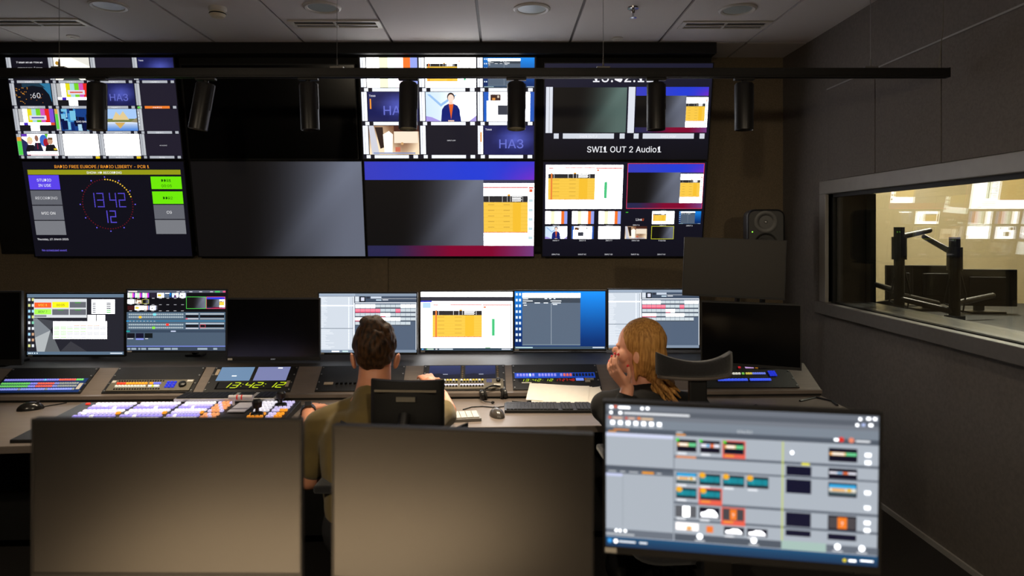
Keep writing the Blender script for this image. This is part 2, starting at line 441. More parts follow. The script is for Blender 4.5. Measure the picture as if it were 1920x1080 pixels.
MB().lathe([(0.044, -0.026), (0.046, -0.042), (0.036, -0.056), (0.012, -0.062)], n=28).build('head', mat('cream_plastic', (222, 212, 188), 0.45, noise=0.03), t, smooth=40)
MB().lathe([(0.046, -0.034), (0.0475, -0.036), (0.0475, -0.039), (0.046, -0.041)], n=28).build('vent_gap', m_black, t)
p = onz(1187, 14, ZC); t = thing('sprinkler', 'small chrome sprinkler head hanging from the ceiling', 'sprinkler', p)
m_chrome = mat('chrome', (200, 200, 205), 0.15, 1.0)
MB().lathe([(0.034, 0), (0.032, -0.008), (0.012, -0.012), (0.01, -0.03), (0.006, -0.034), (0.006, -0.055)], n=20).build('body', m_chrome, t, smooth=40)
MB().lathe([(0.002, -0.055), (0.02, -0.058), (0.021, -0.061), (0.002, -0.062)], n=20).build('deflector', m_chrome, t, smooth=40)
for px, py, lb in ((137, 68, 'small flat white ceiling disc above the left screens'), (1157, 72, 'small flat white ceiling disc above the audio screen')):
    p = onz(px, py, ZC); t = thing('ceiling_sensor', lb, 'sensor', p, group='small ceiling discs')
    MB().lathe([(0.04, 0), (0.04, -0.006), (0.03, -0.011)], n=24).build('plate', m_white, t, smooth=40)
    MB().lathe([(0.018, -0.011), (0.016, -0.016), (0.006, -0.018)], n=20).build('lens', m_white, t, smooth=40)

# ------------------------------------------------------------------ lighting track over the console
m_rail = mat('black_anodised', (22, 20, 19), 0.45, 0.3, noise=0.15, scale=50)
m_can = mat('black_lamp_paint', (20, 19, 19), 0.38, noise=0.1, scale=80)
TY, TZ = 3.1, 1.54 + (432 - 146) / F * 3.1
def track(label, y, x0, x1, z, wires):
    t = thing('lighting_track', label, 'lighting track', ((x0 + x1) / 2, y, z)); c = (x0 + x1) / 2
    r = MB(); r.box(x0 - c, x1 - c, -0.018, 0.018, 0.008, 0.042); r.box(x0 - c, x1 - c, -0.018, -0.008, 0, 0.008); r.box(x0 - c, x1 - c, 0.008, 0.018, 0, 0.008)
    r.build('rail', m_rail, t, bevel=0.001)
    MB().box(x1 - c, x1 - c + 0.006, -0.019, 0.019, 0, 0.043).build('end_cap', m_rail, t)
    for wx in wires:
        MB().cyl((wx - c, 0, 0.05), (wx - c, 0, ZC - z), 0.0012, n=6).build('suspension_wire', mat('steel_wire', (150, 150, 150), 0.35, 0.9), t)
        h = MB(); h.box(wx - c - 0.03, wx - c + 0.03, -0.012, 0.012, 0.042, 0.05); h.cyl((wx - c, 0, 0.05), (wx - c, 0, 0.085), 0.005, 0.003, 8)
        h.build('wire_gripper', mat('gripper_steel', (130, 128, 125), 0.4, 0.8), t)
    return t
def xat(px, Y): return (px - CX) / F * Y
tr = track('long black lighting track hung on wires over the console', TY, xat(-330, TY), xat(1775, TY), TZ, [xat(q, TY) for q in (-250, 111, 632, 1131, 1632)])
c0 = tr.location.x
MB().tube([(xat(1760, TY) - c0, 0, 0.04), (xat(1763, TY) - c0, 0, 0.12), (xat(1768, TY) - c0, 0, 0.22), (xat(1769, TY) - c0, 0, ZC - TZ)], 0.002, 6).build('power_cable', mat('pale_cable', (120, 115, 100), 0.5), tr)
def lamp(label, x, y, z, tilt=(0, 0), lit=0.0, cone=62):
    t = thing('track_spotlight', label, 'spotlight', (x, y, z), group='cylinder spotlights on the lighting tracks')
    a = MB(); a.box(-0.045, 0.045, -0.014, 0.014, -0.012, 0); a.cyl((0, 0, -0.024), (0, 0, -0.012), 0.012, n=12); a.build('adaptor', m_rail, t, bevel=0.002)
    rot = Euler((R(tilt[1]), R(tilt[0]), 0))
    b = MB(); b.lathe([(0.036, 0.0), (0.040, -0.006), (0.0415, -0.01), (0.0415, -0.212), (0.039, -0.214), (0.036, -0.205), (0.034, -0.17)], n=28)
    bo = b.build('lamp_body', m_can, t, loc=(0, 0, -0.024), rot=rot, smooth=35)
    MB().box(0.041, 0.0435, -0.006, 0.006, -0.12, -0.004).build('side_bracket', m_rail, bo)
    em = mat('lit_lens', (255, 225, 170), 0.3, emit=6.0) if lit else mat('dark_lens', (30, 30, 32), 0.15)
    MB().lathe([(0.0005, -0.19), (0.0345, -0.19), (0.0345, -0.185)], n=24).build('lens', em, bo, smooth=40)
    if lit:
        L = bpy.data.lights.new('bulb', 'SPOT'); L.energy = lit; L.color = WARM; L.spot_size = R(cone); L.spot_blend = 0.8; L.shadow_soft_size = 0.035
        lo = bpy.data.objects.new('bulb', L); COL.objects.link(lo); lo.parent = bo; lo.location = (0, 0, -0.225)
    return t
LAMPS = [(182, (0, 0), .45, 'black cylinder spotlight in front of the test-card grid screen'),
         (386, (10, 0), .5, 'black cylinder spotlight tilted askew in front of the blank black screen'),
         (578, (-2.5, 0), 0, 'black cylinder spotlight in front of the blank black screen, beside a tilted one'),
         (766, (0, -6), 1, 'black cylinder spotlight with glowing rim in front of the colour bars'),
         (968, (0, -6), 1, 'black cylinder spotlight with glowing rim beside the presenter picture'),
         (1230, (0, 0), 0, 'black cylinder spotlight in front of the audio screen'),
         (1395, (0, 0), 0, 'black cylinder spotlight in front of bare wall, last on its track')]
for px, tl, on, lb in LAMPS: lamp(lb, xat(px, TY), TY, TZ, tl, SPOT_FRONT * on)
tr2 = track('added unseen black lighting track hung above the near desk', 0.35, -1.9, 1.7, TZ, [-1.5, 0, 1.4])  # assumed track out of view, added to carry the fill floods
for x, tl, e, cone, lb in ((-.55, (0, 17), SPOT_TABLE, 52, 'lit cylinder spotlight aimed at the near desk'),
                     (-1.75, (0, 52), FILL_FLOOD, 125, 'added fill floodlight at the end of the near track turned to the screens'),  # this flood and the next two are added fill for the room
                     (0.1, (0, 52), FILL_FLOOD, 125, 'added fill floodlight in the middle of the near track turned to the screens'),
                     (1.3, (-25, 45), FILL_FLOOD, 125, 'added fill floodlight on the near track turned to the window wall')):
    lamp(lb, x, 0.35, TZ, tl, e, cone)
# lamp of the room behind the window
t = thing('studio_ceiling_lamp', 'round ceiling lamp in the room behind the window', 'ceiling light', (3.6, 4.9, 2.85))
MB().lathe([(0.2, 0), (0.2, -0.04), (0.17, -0.07)], n=28).build('shade', mat('lamp_opal', (255, 235, 200), 0.4, emit=2.0), t, smooth=40)
L = bpy.data.lights.new('bulb', 'POINT'); L.energy = STUDIO_LAMP; L.color = (1, 0.9, 0.72); L.shadow_soft_size = 0.15
lo = bpy.data.objects.new('bulb', L); COL.objects.link(lo); lo.parent = t; lo.location = (0, 0, -0.25)
# ================================================================== pictures that run on the screens
def mixc(a, b, t): return tuple(a[i] + (b[i] - a[i]) * t for i in range(3))
def pic_fill(v, c): v.rect(0, 0, 1, 1, c)
def pic_bars(v, tagc=(225, 80, 60)):
    cs = [(190, 190, 190), (250, 250, 250), (235, 225, 30), (175, 225, 225), (120, 215, 40), (215, 90, 190), (235, 45, 35), (130, 80, 215)]
    for i, c in enumerate(cs): v.rect(i / 8, 0, (i + 1) / 8, .62, c)
    for x0, x1, c in ((0, .12, (240, 235, 240)), (.12, .24, (70, 40, 190)), (.24, .88, (250, 250, 250)), (.88, 1, (225, 80, 50))): v.rect(x0, .62, x1, .74, c)
    for x0, x1, c in ((0, .3, (28, 26, 30)), (.3, .55, (252, 252, 252)), (.55, 1, (24, 22, 28))): v.rect(x0, .74, x1, 1, c)
    v.rect(.3, .3, .78, .5, (225, 222, 235)); v.rect(.36, .37, .72, .43, tagc)
def pic_bars_hot(v):
    for x0, x1, c in ((0, .25, (255, 252, 250)), (.25, .42, (255, 255, 215)), (.42, .56, (235, 255, 240)), (.56, .72, (255, 235, 250)), (.72, .86, (250, 120, 45)), (.86, 1, (150, 165, 240))): v.rect(x0, 0, x1, 1, c)
def pic_bars_plain(v):
    for i, c in enumerate(((250, 250, 250), (255, 255, 170), (190, 255, 240), (190, 255, 170), (255, 190, 240), (250, 60, 150), (150, 60, 250))): v.rect(i / 7, 0, (i + 1) / 7, 1, c)
def pic_ha3(v):
    v.grad(0, 0, 1, 1, lambda a, b: mixc((30, 32, 82), (88, 98, 200), max(0, 1 - 2.2 * math.hypot(a - .62, b - .45))), 8, 6)
    v.text('НАЗ', .55, .78, .42, (104, 112, 205), sx=1.05)
    v.text('Тема', .03, .16, .09, (235, 235, 250), 'L')
def pic_dark(v, c=(36, 32, 46)): v.rect(0, 0, 1, 1, c)
def pic_grad(v, green=0.0):
    def fn(a, b):
        t = max(0, min(1, (a * 1.2 - (1 - b) * .1 - .3) / .8)); t = t * t * (3 - 2 * t)
        s = 0.12 * math.exp(-((a + b * .45 - .95) / .1) ** 2)
        return mixc((17, 15, 15), (116 - 30 * green, 122, 140 - 40 * green), min(1, t * .85 + s))
    v.grad(0, 0, 1, 1, fn, 16, 9)
def pic_rundown(v, left=True):
    """white page with an amber table"""
    v.rect(0, 0, 1, 1, (254, 253, 252))
    x0, x1 = (.03, .64) if left else (0, .88)
    v.rect(.0 if not left else .25, .055, x1, .075, (225, 60, 60)); v.rect(x1 + .01, .06, .99, .085, (230, 60, 50))
    if left: v.rect(.04, .06, .1, .085, (215, 90, 85))
    v.rect(x0, .2, x1, .3, (48, 46, 48))
    w = x1 - x0
    for q in (.12, .42, .53, .6, .88): v.rect(x0 + w * q, .205, x0 + w * q + .006, .295, (225, 225, 225))
    for k in range(4): v.rect(x0 + w * .64, .212 + k * .021, x0 + w * (.86 - .02 * (k % 2)), .222 + k * .021, (235, 235, 235))
    v.rect(x0 + w * .54, .17, x0 + w * .6, .2, (240, 170, 60))
    v.rect(x0, .3, x1, .78, (253, 205, 76))
    for k in range(7): v.rect(x0, .36 + k * .06, x1, .365 + k * .06, (240, 190, 60))
    for k, q in ((0, .1), (1, .45), (2, .7)): 
        for j in range(5): v.rect(x0 + w * q, .335 + j * .09, x0 + w * (q + .14), .345 + j * .09, (205, 160, 60))
    v.rect(x0 + w * .66, .31, x0 + w * .84, .77, (250, 195, 52))
    if left: v.rect(x0 + .035, .18, x0 + .055, .78, (240, 130, 60))
    v.rect(x0, .78, x1, .795, (232, 90, 60))
    if left:
        v.rect(.76, .38, .8, .76, (80, 200, 130))
        for j in range(9): v.rect(.66, .4 + j * .04, .74 - .02 * (j % 3), .412 + j * .04, (150, 215, 190))
        for j in range(3): v.rect(.66, .28 + j * .03, .9, .287 + j * .03, (215, 218, 222))
        for j in range(3): v.rect(.66, .84 + j * .035, .86, .846 + j * .035, (215, 222, 226))
        v.rect(.84, .955, .9, .965, (235, 190, 60)); v.rect(.66, .1, .69, .14, (240, 120, 70))
    else:
        v.rect(.9, .09, .97, .14, (240, 110, 70))
        for j in range(5): v.rect(.89, .25 + j * .15, .98, .3 + j * .15, (205, 232, 236))
def pic_program(v):
    v.grad(0, 0, 1, .19, lambda a, b: mixc(mixc((58, 62, 190), (38, 62, 215), min(1, a * 1.6)), (120, 45, 200), max(0, (a - .75) / .25 * (0.3 + .7 * b))), 10, 3)
    pic_grad(v.view(0, .19, .7, .885))
    v.rect(.7, .19, 1, .225, (62, 62, 88))
    pic_rundown(v.view(.7, .225, 1, .885), False)
    v.grad(0, .885, 1, 1, lambda a, b: mixc((42, 40, 78), (130, 8, 48), min(1, max(0, (a - .15) / .35))) if a < .75 else mixc((130, 8, 48), (118, 62, 128), (a - .75) / .25), 12, 2)
def pic_desktop(v, big=False):
    v.grad(0, 0, 1, 1, lambda a, b: mixc((22, 140, 240), (6, 38, 96), min(1, b * 1.05 + .18 * abs(a - .9))), 6, 6)
    v.rect(.085, .03, .725, .11, (248, 250, 252)); v.rect(.085, .11, .725, .2, (58, 68, 80)); v.rect(.085, .2, .725, .94, (84, 98, 116))
    v.rect(.085, .92, .725, .94, (110, 126, 138)); v.rect(.402, .2, .406, .92, (165, 175, 185))
    for k in range(9 if big else 6):
        for q in (.012, .048): v.rect(q, .03 + k * (.1 if big else .15), q + .022, .03 + k * (.1 if big else .15) + .045, (215, 232, 245))
    for x, y, w in ((.09, .125, .06), (.33, .122, .03), (.38, .122, .025), (.43, .122, .02), (.09, .16, .11), (.395, .16, .12), (.09, .195, .04), (.22, .195, .06), (.32, .195, .05), (.41, .195, .1), (.1, .235, .035), (.42, .222, .05)): v.rect(x, y, x + w, y + .014, (225, 230, 235))
    v.rect(0, .955, 1, 1, (58, 78, 98)); v.rect(.01, .965, .2, .985, (170, 200, 205)); v.rect(.86, .965, .99, .985, (190, 200, 215))
def pic_presenter(v):
    v.grad(0, 0, 1, 1, lambda a, b: mixc((208, 230, 252), (244, 248, 255), a), 4, 4)
    v.poly([(.03, .08), (.3, .5), (.62, .1), (.56, .1), (.3, .4), (.09, .08)], (150, 190, 235))
    v.poly([(.55, .8), (1, .45), (1, .55), (.6, .88)], (250, 252, 255)); v.poly([(0, .82), (0, 1), (.3, 1), (.12, .86)], (165, 150, 225)); v.poly([(.85, 1), (1, .8), (1, 1)], (165, 150, 220))
    v.poly([(.3, 1), (.32, .6), (.37, .47), (.45, .4), (.55, .4), (.63, .47), (.67, .6), (.7, 1)], (24, 36, 112))
    v.poly([(.455, .4), (.5, .93), (.55, .4)], (222, 96, 36))
    v.rect(.465, .3, .535, .42, (244, 205, 185)); v.dot(.5, .17, .075, .15, (48, 32, 28), 14); v.dot(.5, .21, .06, .13, (250, 218, 200), 14); v.rect(.44, .96, .56, 1, (240, 200, 180))
def pic_doc(v):
    v.rect(0, 0, 1, 1, (252, 252, 253)); v.rect(0, 0, .1, 1, (36, 92, 190)); v.rect(.92, 0, 1, 1, (40, 86, 180)); v.rect(.1, 0, .92, .06, (240, 242, 246))
    v.rect(.13, .08, .34, .3, (62, 40, 36)); v.rect(.17, .2, .23, .28, (215, 140, 60)); v.rect(.27, .12, .31, .2, (205, 190, 170)); v.rect(.66, .08, .72, .22, (60, 70, 70))
    v.rect(.28, .45, .54, .78, (62, 64, 74)); v.rect(.06, .3, .12, 1, (248, 248, 250))
def pic_warm(v):
    v.grad(0, 0, 1, 1, lambda a, b: mixc((120, 80, 55), (250, 225, 190), min(1, max(0, b * 1.2 - .1 + .5 * math.sin(a * 7)))), 12, 8)
    v.poly([(.0, 0), (.1, 0), (.2, 1), (.05, 1)], (205, 205, 215)); v.poly([(.12, .05), (.28, .05), (.3, .75), (.22, .8)], (48, 34, 30))
    v.poly([(.28, .3), (.4, .18), (.48, .3), (.46, .95), (.3, .95)], (250, 240, 226)); v.rect(.5, .0, 1, .2, (70, 38, 30)); v.rect(.5, .2, .98, .6, (245, 228, 205))
    v.rect(.52, .74, .62, .9, (200, 110, 85)); v.rect(.08, .93, .92, .97, (120, 140, 190)); v.dot(.66, .62, .03, .05, (205, 160, 110), 10)
def pic_titles(v):
    v.rect(0, 0, 1, 1, (20, 18, 28)); v.text('У меня же на этом на', .5, .25, .12, (245, 245, 250), sx=.95); v.text('сегодня все. С вами', .5, .5, .12, (245, 245, 250), sx=.95)
def pic_dot(v):
    v.rect(0, 0, 1, 1, (252, 246, 228)); v.dot(.1, .25, .055, .09, (190, 140, 50), 12); v.poly([(.2, 1), (.3, .84), (.55, .8), (.7, 1)], (50, 62, 56)); v.poly([(.5, 0), (1, 0), (1, .4)], (235, 232, 222))
def pic_sixty(v):
    v.rect(0, 0, 1, 1, (18, 20, 30)); v.poly([(.7, 0), (1, 0), (1, .85), (.94, .5)], (48, 120, 160)); v.poly([(.2, 0), (.7, 0), (.86, .2), (.5, .1), (.2, .2)], (32, 58, 76))
    for k in range(26): x, y = random.random() * .35, .15 + random.random() * .8; v.dot(x, y, .012, .02, (225, 150, 50), 6)
    for k in range(8): v.dot(.4 + random.random() * .4, .3 + random.random() * .6, .01, .016, (200, 120, 50), 6)
    v.text(':60', .55, .66, .32, (215, 216, 222))
def pic_crowd(v):
    v.rect(0, 0, 1, 1, (28, 66, 138))
    for k in range(34):
        x, y = random.random(), random.random(); w, h = .03 + random.random() * .09, .1 + random.random() * .3
        v.rect(max(0, x - w), max(0, y - h), min(1, x + w * .4), min(1, y + h * .4), random.choice([(60, 140, 205), (120, 195, 230), (14, 22, 70), (20, 44, 110), (170, 215, 240), (10, 14, 50)]))
    v.text('CHO BAM', .6, .62, .11, (245, 245, 250))
def pic_lake(v):
    v.rect(0, 0, 1, .45, (170, 205, 250)); v.rect(0, .45, 1, .6, (120, 126, 70)); v.grad(0, .6, 1, 1, lambda a, b: mixc((225, 232, 245), (70, 130, 220), b), 4, 4)
    v.poly([(.3, .5), (.42, .12), (.52, .3), (.62, .1), (.78, .5)], (230, 205, 150)); v.poly([(0, .5), (0, .25), (.18, .5)], (205, 222, 235)); v.poly([(.35, .62), (.5, .9), (.66, .62)], (215, 175, 95)); v.poly([(.8, .6), (1, .4), (1, .62)], (150, 140, 110))
def pic_talk(v):
    v.rect(0, 0, 1, 1, (238, 240, 246)); v.rect(0, 0, .16, .12, (110, 60, 190)); v.poly([(0, .2), (.16, .4), (.2, 1), (0, 1)], (40, 44, 90))
    v.dot(.62, .3, .12, .28, (60, 110, 205), 16); v.dot(.68, .4, .08, .2, (170, 30, 50), 12); v.poly([(.66, .0), (.76, 0), (.72, .2)], (110, 205, 60))
    v.poly([(.06, .8), (.14, .5), (.32, .5), (.4, .8)], (26, 24, 30)); v.dot(.22, .32, .075, .17, (240, 200, 175), 14); v.poly([(.14, .5), (.14, .2), (.22, .1), (.3, .2), (.31, .5), (.28, .3), (.17, .3)], (235, 215, 150))
    v.poly([(.3, .8), (.36, .4), (.52, .4), (.58, .8)], (34, 34, 54)); v.dot(.42, .2, .055, .15, (150, 105, 85), 12); v.rect(.41, .42, .44, .7, (130, 30, 60))
    v.poly([(.62, .8), (.68, .5), (.9, .48), (1, .8)], (28, 26, 28)); v.dot(.8, .32, .08, .17, (205, 160, 130), 12); v.rect(.74, .16, .88, .26, (120, 90, 60)); v.rect(.88, .66, .98, .74, (235, 205, 50))
    v.rect(.1, .82, .98, .98, (250, 248, 248)); v.rect(.1, .94, .6, .98, (230, 120, 130)); v.rect(.6, .94, .98, .98, (235, 90, 110))
def multiview(s, rows, cols, cells, labels, meter=.12, hot=False):
    s.rect(0, 0, 1, 1, (24, 23, 34))
    g = (225, 228, 236) if hot else (178, 182, 190)
    for j in range(rows):
        for i in range(cols):
            c = s.view(i / cols, j / rows, (i + 1) / cols, (j + 1) / rows)
            c.rect(.01, .0, meter * .48, .86, g); c.rect(meter * .52, 0, meter, .86, mixc(g, (255, 255, 255), .2))
            cells[j][i](c.view(meter + .015, 0.0, .985, .87))
            lb, lc = labels[j][i]
            c.rect(.2, .885, .8, .985, lc or g)
            c.rect(.06, .885, .13, .985, g); c.rect(.88, .885, .96, .985, g)
            if lb: c.text(lb, .5, .967, .065, (245, 246, 250))

# ================================================================== video wall
m_bez = mat('screen_bezel', (12, 12, 13), 0.5, noise=0.1)
m_off = mat('off_screen_matt', (7, 7, 8), 0.2, spec=0.4)
def wall_screen(label, x0, x1, t0, t1, scr, strength=1.0, cat='screen'):
    """x range in metres, t range along the leaning wall"""
    c = (x0 + x1) / 2
    t = thing('wall_display', label, cat, (c, VY - math.sin(VT) * t0, VZ + math.cos(VT) * t0), (VT, 0, 0), 'large displays of the video wall')
    w, h = x1 - x0, t1 - t0
    MB().box(-w / 2, w / 2, 0.0, 0.055, 0, h).build('housing', m_bez, t, bevel=0.003)
    fr = MB(); e = 0.007
    fr.box(-w / 2, w / 2, -0.006, 0, 0, e); fr.box(-w / 2, w / 2, -0.006, 0, h - e, h); fr.box(-w / 2, -w / 2 + e, -0.006, 0, e, h - e); fr.box(w / 2 - e, w / 2, -0.006, 0, e, h - e)
    fr.build('bezel', m_bez, t)
    s = Scr(w - 2 * e, h - 2 * e)
    if scr is None: MB().box(-w / 2 + e, w / 2 - e, -0.002, 0, e, h - e).build('display', m_off, t)
    else:
        scr(s); s.build('display', t, strength, off=(0, -0.0005, e))
    MB().box(-0.3, 0.3, 0.055, 0.07, h * .25, h * .75).build('mount_plate', m_black, t)
    return t
G = None
def L_(*a): return [(x, None) for x in a]
def scr_c1_top(s):
    cells = [[pic_titles, pic_dot, pic_dark, pic_ha3], [pic_sixty, pic_bars, pic_ha3, pic_dark], [lambda v: pic_bars(v, (70, 70, 160)), pic_crowd, pic_lake, pic_dark],
             [pic_talk, lambda v: pic_fill(v, (252, 252, 254)), lambda v: pic_fill(v, (252, 252, 254)), lambda v: (pic_dark(v), v.text('NO SOURCE', .5, .55, .06, (210, 210, 215)))]]
    lab = [L_('MAK DEC 1', 'MAK DEC 2', 'MAK DEC 3', 'MAK DEC 4'), [('MAK DEC 5', None), ('MAK DEC 6', None), ('MAK DEC 7', None), ('MAK DEC 8', (245, 130, 50))],
           L_('MAK DEC 9', 'TASK.NG', 'WEB RX 1', 'WEB RX 2'), L_('WEB RX 3', 'Reuters RLS 1', 'Reuters RLS 2', 'BLACK')]
    multiview(s, 4, 4, cells, lab)
    s.rect(.255, .55, .272, .7, (95, 215, 70)); s.rect(.255, .5, .272, .55, (225, 170, 70)); s.rect(.004, .82, .03, .96, (80, 215, 80)); s.rect(.004, .78, .03, .82, (235, 150, 50))
    for j in range(5): s.rect(.755, .53 + j * .03, .762, .545 + j * .03, (220, 235, 240))
    s.rect(.757, .475, .775, .495, (100, 205, 80)); s.rect(.47, .975, .495, .998, (235, 205, 40)); s.rect(.72, .975, .745, .998, (235, 205, 40))
def scr_clock(s):
    s.rect(0, 0, 1, 1, (17, 16, 26))
    s.text('RADIO FREE EUROPE / RADIO LIBERTY - PCR 1', .49, .068, .042, (250, 160, 50), sx=1.02)
    s.rect(.025, .085, .975, .135, (150, 152, 24)); s.text('SHOW: HD RECORDING', .5, .126, .032, (250, 250, 245))
    for y0, y1, tx, c, tc in ((.14, .29, ('STUDIO', 'IN USE'), (92, 68, 235), (240, 240, 255)), (.3, .45, ('RECORDING',), (98, 100, 108), (205, 206, 210)), (.46, .61, ('MIC ON',), (108, 110, 118), (238, 238, 240)), (.62, .77, (), (122, 124, 130), None)):
        s.rect(.025, y0, .215, y1, c)
        for k, q in enumerate(tx): s.text(q, .12, (y0 + y1) / 2 + .018 + (k - (len(tx) - 1) / 2) * .055, .038, tc, sx=1.02)
    for y0, y1, tx, c, tc in ((.155, .285, ('DDR1', '00:05'), (112, 235, 10), (16, 70, 10)), (.31, .44, ('DDR2',), (112, 235, 10), (16, 70, 10)), (.45, .6, ('CG',), (100, 102, 110), (238, 238, 240)), (.61, .76, (), (122, 124, 130), None)):
        s.rect(.785, y0, .975, y1, c)
        for k, q in enumerate(tx): s.text(q, .88, (y0 + y1) / 2 + .018 + (k - (len(tx) - 1) / 2) * .055, .038, tc, sx=1.02)
    asp = s.W / s.Hh
    for k in range(60):
        a = 2 * math.pi * k / 60; c = (250, 200, 60) if k <= 12 else (112, 18, 30)
        rr = .0045 if k <= 12 else .0035
        s.dot(.5 + .157 * math.sin(a), .445 - .157 * asp * math.cos(a), rr, rr * asp, c, 8)
    for k in range(12):
        a = 2 * math.pi * k / 12; s.dot(.5 + .172 * math.sin(a), .445 - .172 * asp * math.cos(a), .004, .004 * asp, (120, 105, 255), 8)
    seg_digits(s, '13', .383, .33, .037, .14, .057, (108, 92, 255), .0032, dots=5)
    seg_digits(s, '42', .518, .33, .037, .14, .057, (108, 92, 255), .0032, dots=5)
    seg_digits(s, '12', .457, .515, .033, .12, .053, (108, 92, 255), .0032, dots=5)
    s.text('Thursday, 27. March 2025', .03, .825, .026, (240, 240, 245), 'L'); s.text('No scheduled event', .05, .945, .028, (120, 105, 240), 'L')
def scr_c3_top(s):
    cells = [[pic_bars_hot, pic_rundown, pic_desktop], [pic_ha3, pic_presenter, pic_doc], [pic_warm, lambda v: (pic_dark(v, (24, 23, 34)), v.text('INPUT LOST', .5, .53, .05, (225, 225, 230))), pic_ha3]]
    multiview(s, 3, 3, cells, [L_('', '', '')] * 3, .1, True)
    s.rect(.05, .4, .058, .5, (240, 150, 50)); s.rect(.685, .73, .693, .83, (240, 150, 50))
def scr_audio(s):
    s.rect(0, 0, 1, 1, (28, 28, 48), (15, 14, 20))
    s.text('13:42:12', .47, .19, .15, (245, 245, 252), sx=1.0)
    pic_grad(s.view(.055, .245, .495, .715), .6); s.rect(.01, .24, .05, .72, (222, 226, 236)); s.rect(.03, .24, .032, .72, (120, 122, 130))
    s.rect(.505, .24, .545, .72, (222, 226, 236)); pic_program(s.view(.55, .24, .985, .715))
    for x in (.06, .545):
        s.rect(x + .055, .725, x + .365, .78, (215, 220, 230)); s.rect(x, .725, x + .03, .78, (215, 220, 230)); s.rect(x + .4, .725, x + .43, .78, (215, 220, 230))
    s.text('SWI1 OUT 2', .27, .768, .032, (250, 250, 255)); s.text('SWI2 PGM', .755, .768, .032, (250, 250, 255))
    s.text('SWI1 OUT 2 Audio1', .49, .925, .085, (245, 246, 252), sx=.98)
def scr_inputs(s):
    s.rect(0, 0, 1, 1, (22, 22, 38), (16, 15, 26))
    pic_rundown(s.view(.015, .03, .49, .49)); s.text('AUX 2', .25, .525, .02, (235, 235, 240))
    pic_program(s.view(.52, .02, .985, .48)); s.frame(.517, .012, .988, .488, (235, 70, 110), .003); s.text('SWI 1', .75, .52, .02, (235, 235, 240))
    th = [(0, .515, pic_bars_hot, 'INPUT 1'), (1, .515, pic_bars_hot, 'INPUT 2'), (2, .515, pic_bars_hot, 'INPUT 3'), (4, .515, pic_rundown, 'INPUT 5'), (5, .515, pic_desktop, 'INPUT 6'),
          (0, .675, pic_presenter, 'INPUT 7'), (1, .675, pic_doc, 'INPUT 8'), (2, .675, lambda v: pic_fill(v, (250, 250, 252)), 'INPUT 9'), (3, .675, pic_warm, 'INPUT 10'), (4, .675, pic_grad, '3: BLACK')]
    for i, y, f, lb in th:
        x = .015 + i * .1665; f(s.view(x, y, x + .137, y + .135)); s.text(lb, x + .068, y + .16, .017, (235, 235, 240))
    s.frame(.679, .672, .82, .813, (205, 205, 50), .003)
    s.text('Live', .58, .615, .034, (240, 240, 245), 'L'); s.text('U', .617, .615, .034, (240, 100, 40), 'L'); s.rect(.515, .522, .53, .53, (70, 190, 60)); s.text('INPUT 4', .583, .668, .017, (235, 235, 240))
    for i in range(6): s.text('INPUT %d' % (11 + i), .083 + i * .1665, .985, .018, (225, 225, 232))
def t_of(py):       # distance along the leaning wall for a photo row
    n = Vector((0, -math.cos(VT), -math.sin(VT))); p = on_plane(942, py, (0, VY, VZ), n); return (p - Vector((0, VY, VZ))).length * (1 if p.z > VZ else -1)
T0, T1, T2, T1b, T2b = t_of(482), t_of(301), t_of(106), t_of(302), t_of(117)
wall_screen('lower wall display with studio clock and status panels', -3.46, -2.285, T0, T1, scr_clock)
wall_screen('upper wall display with grid of sixteen small feeds', -3.475, -2.287, T1 + .006, T2, scr_c1_top, 1.0)
wall_screen('lower wall display showing a plain dark grey gradient', -2.25, -1.006, T0, T1, lambda s: pic_grad(s))
wall_screen('blank black wall display above the grey gradient picture', -2.25, -1.03, T1 + .006, T2 - .05, None)
wall_screen('lower wall display with blue and red banners and amber table', -1.0, .237, T0, T1, pic_program)
wall_screen('upper wall display with nine feeds and a presenter in the middle', -1.005, .237, T1 + .006, T2, scr_c3_top, 1.1)
wall_screen('lower wall display with two large previews and rows of inputs', .289, 1.475, T0, T1b, scr_inputs, 1.0)
wall_screen('upper wall display headed by time and captioned with audio source', .289, 1.478, T1b + .006, T2b, scr_audio)
# steel frame that carries the displays
t = thing('video_wall_frame', 'black steel frame behind the wall displays', 'frame', (-1.0, YB - 0.04, 0))
for x in (-3.2, -2.5, -2.0, -1.2, -.7, 0.0, .5, 1.25):
    n = Vector((0, math.cos(VT), math.sin(VT)))
    f = MB(); M = Matrix.Translation((x + 1.0, VY - YB + .04 + .087, VZ)) @ Matrix.Rotation(VT, 4, 'X'); f.box(-.02, .02, -.012, .014, .02, 1.36, M); f.build('upright', m_black, t)
M = Matrix.Translation((1.0, VY - YB + .04, VZ)) @ Matrix.Rotation(VT, 4, 'X')
MB().box(-3.75, 1.478, .066, .072, -.0, 1.44, M).build('backing_panel', m_black, t)
MB().box(-2.6, 2.45, 0.0, 0.04, 1.38, 1.42).build('rail', m_black, t)
MB().box(-2.6, 2.45, -.2, 0.04, 2.62, 2.66).build('rail', m_black, t)
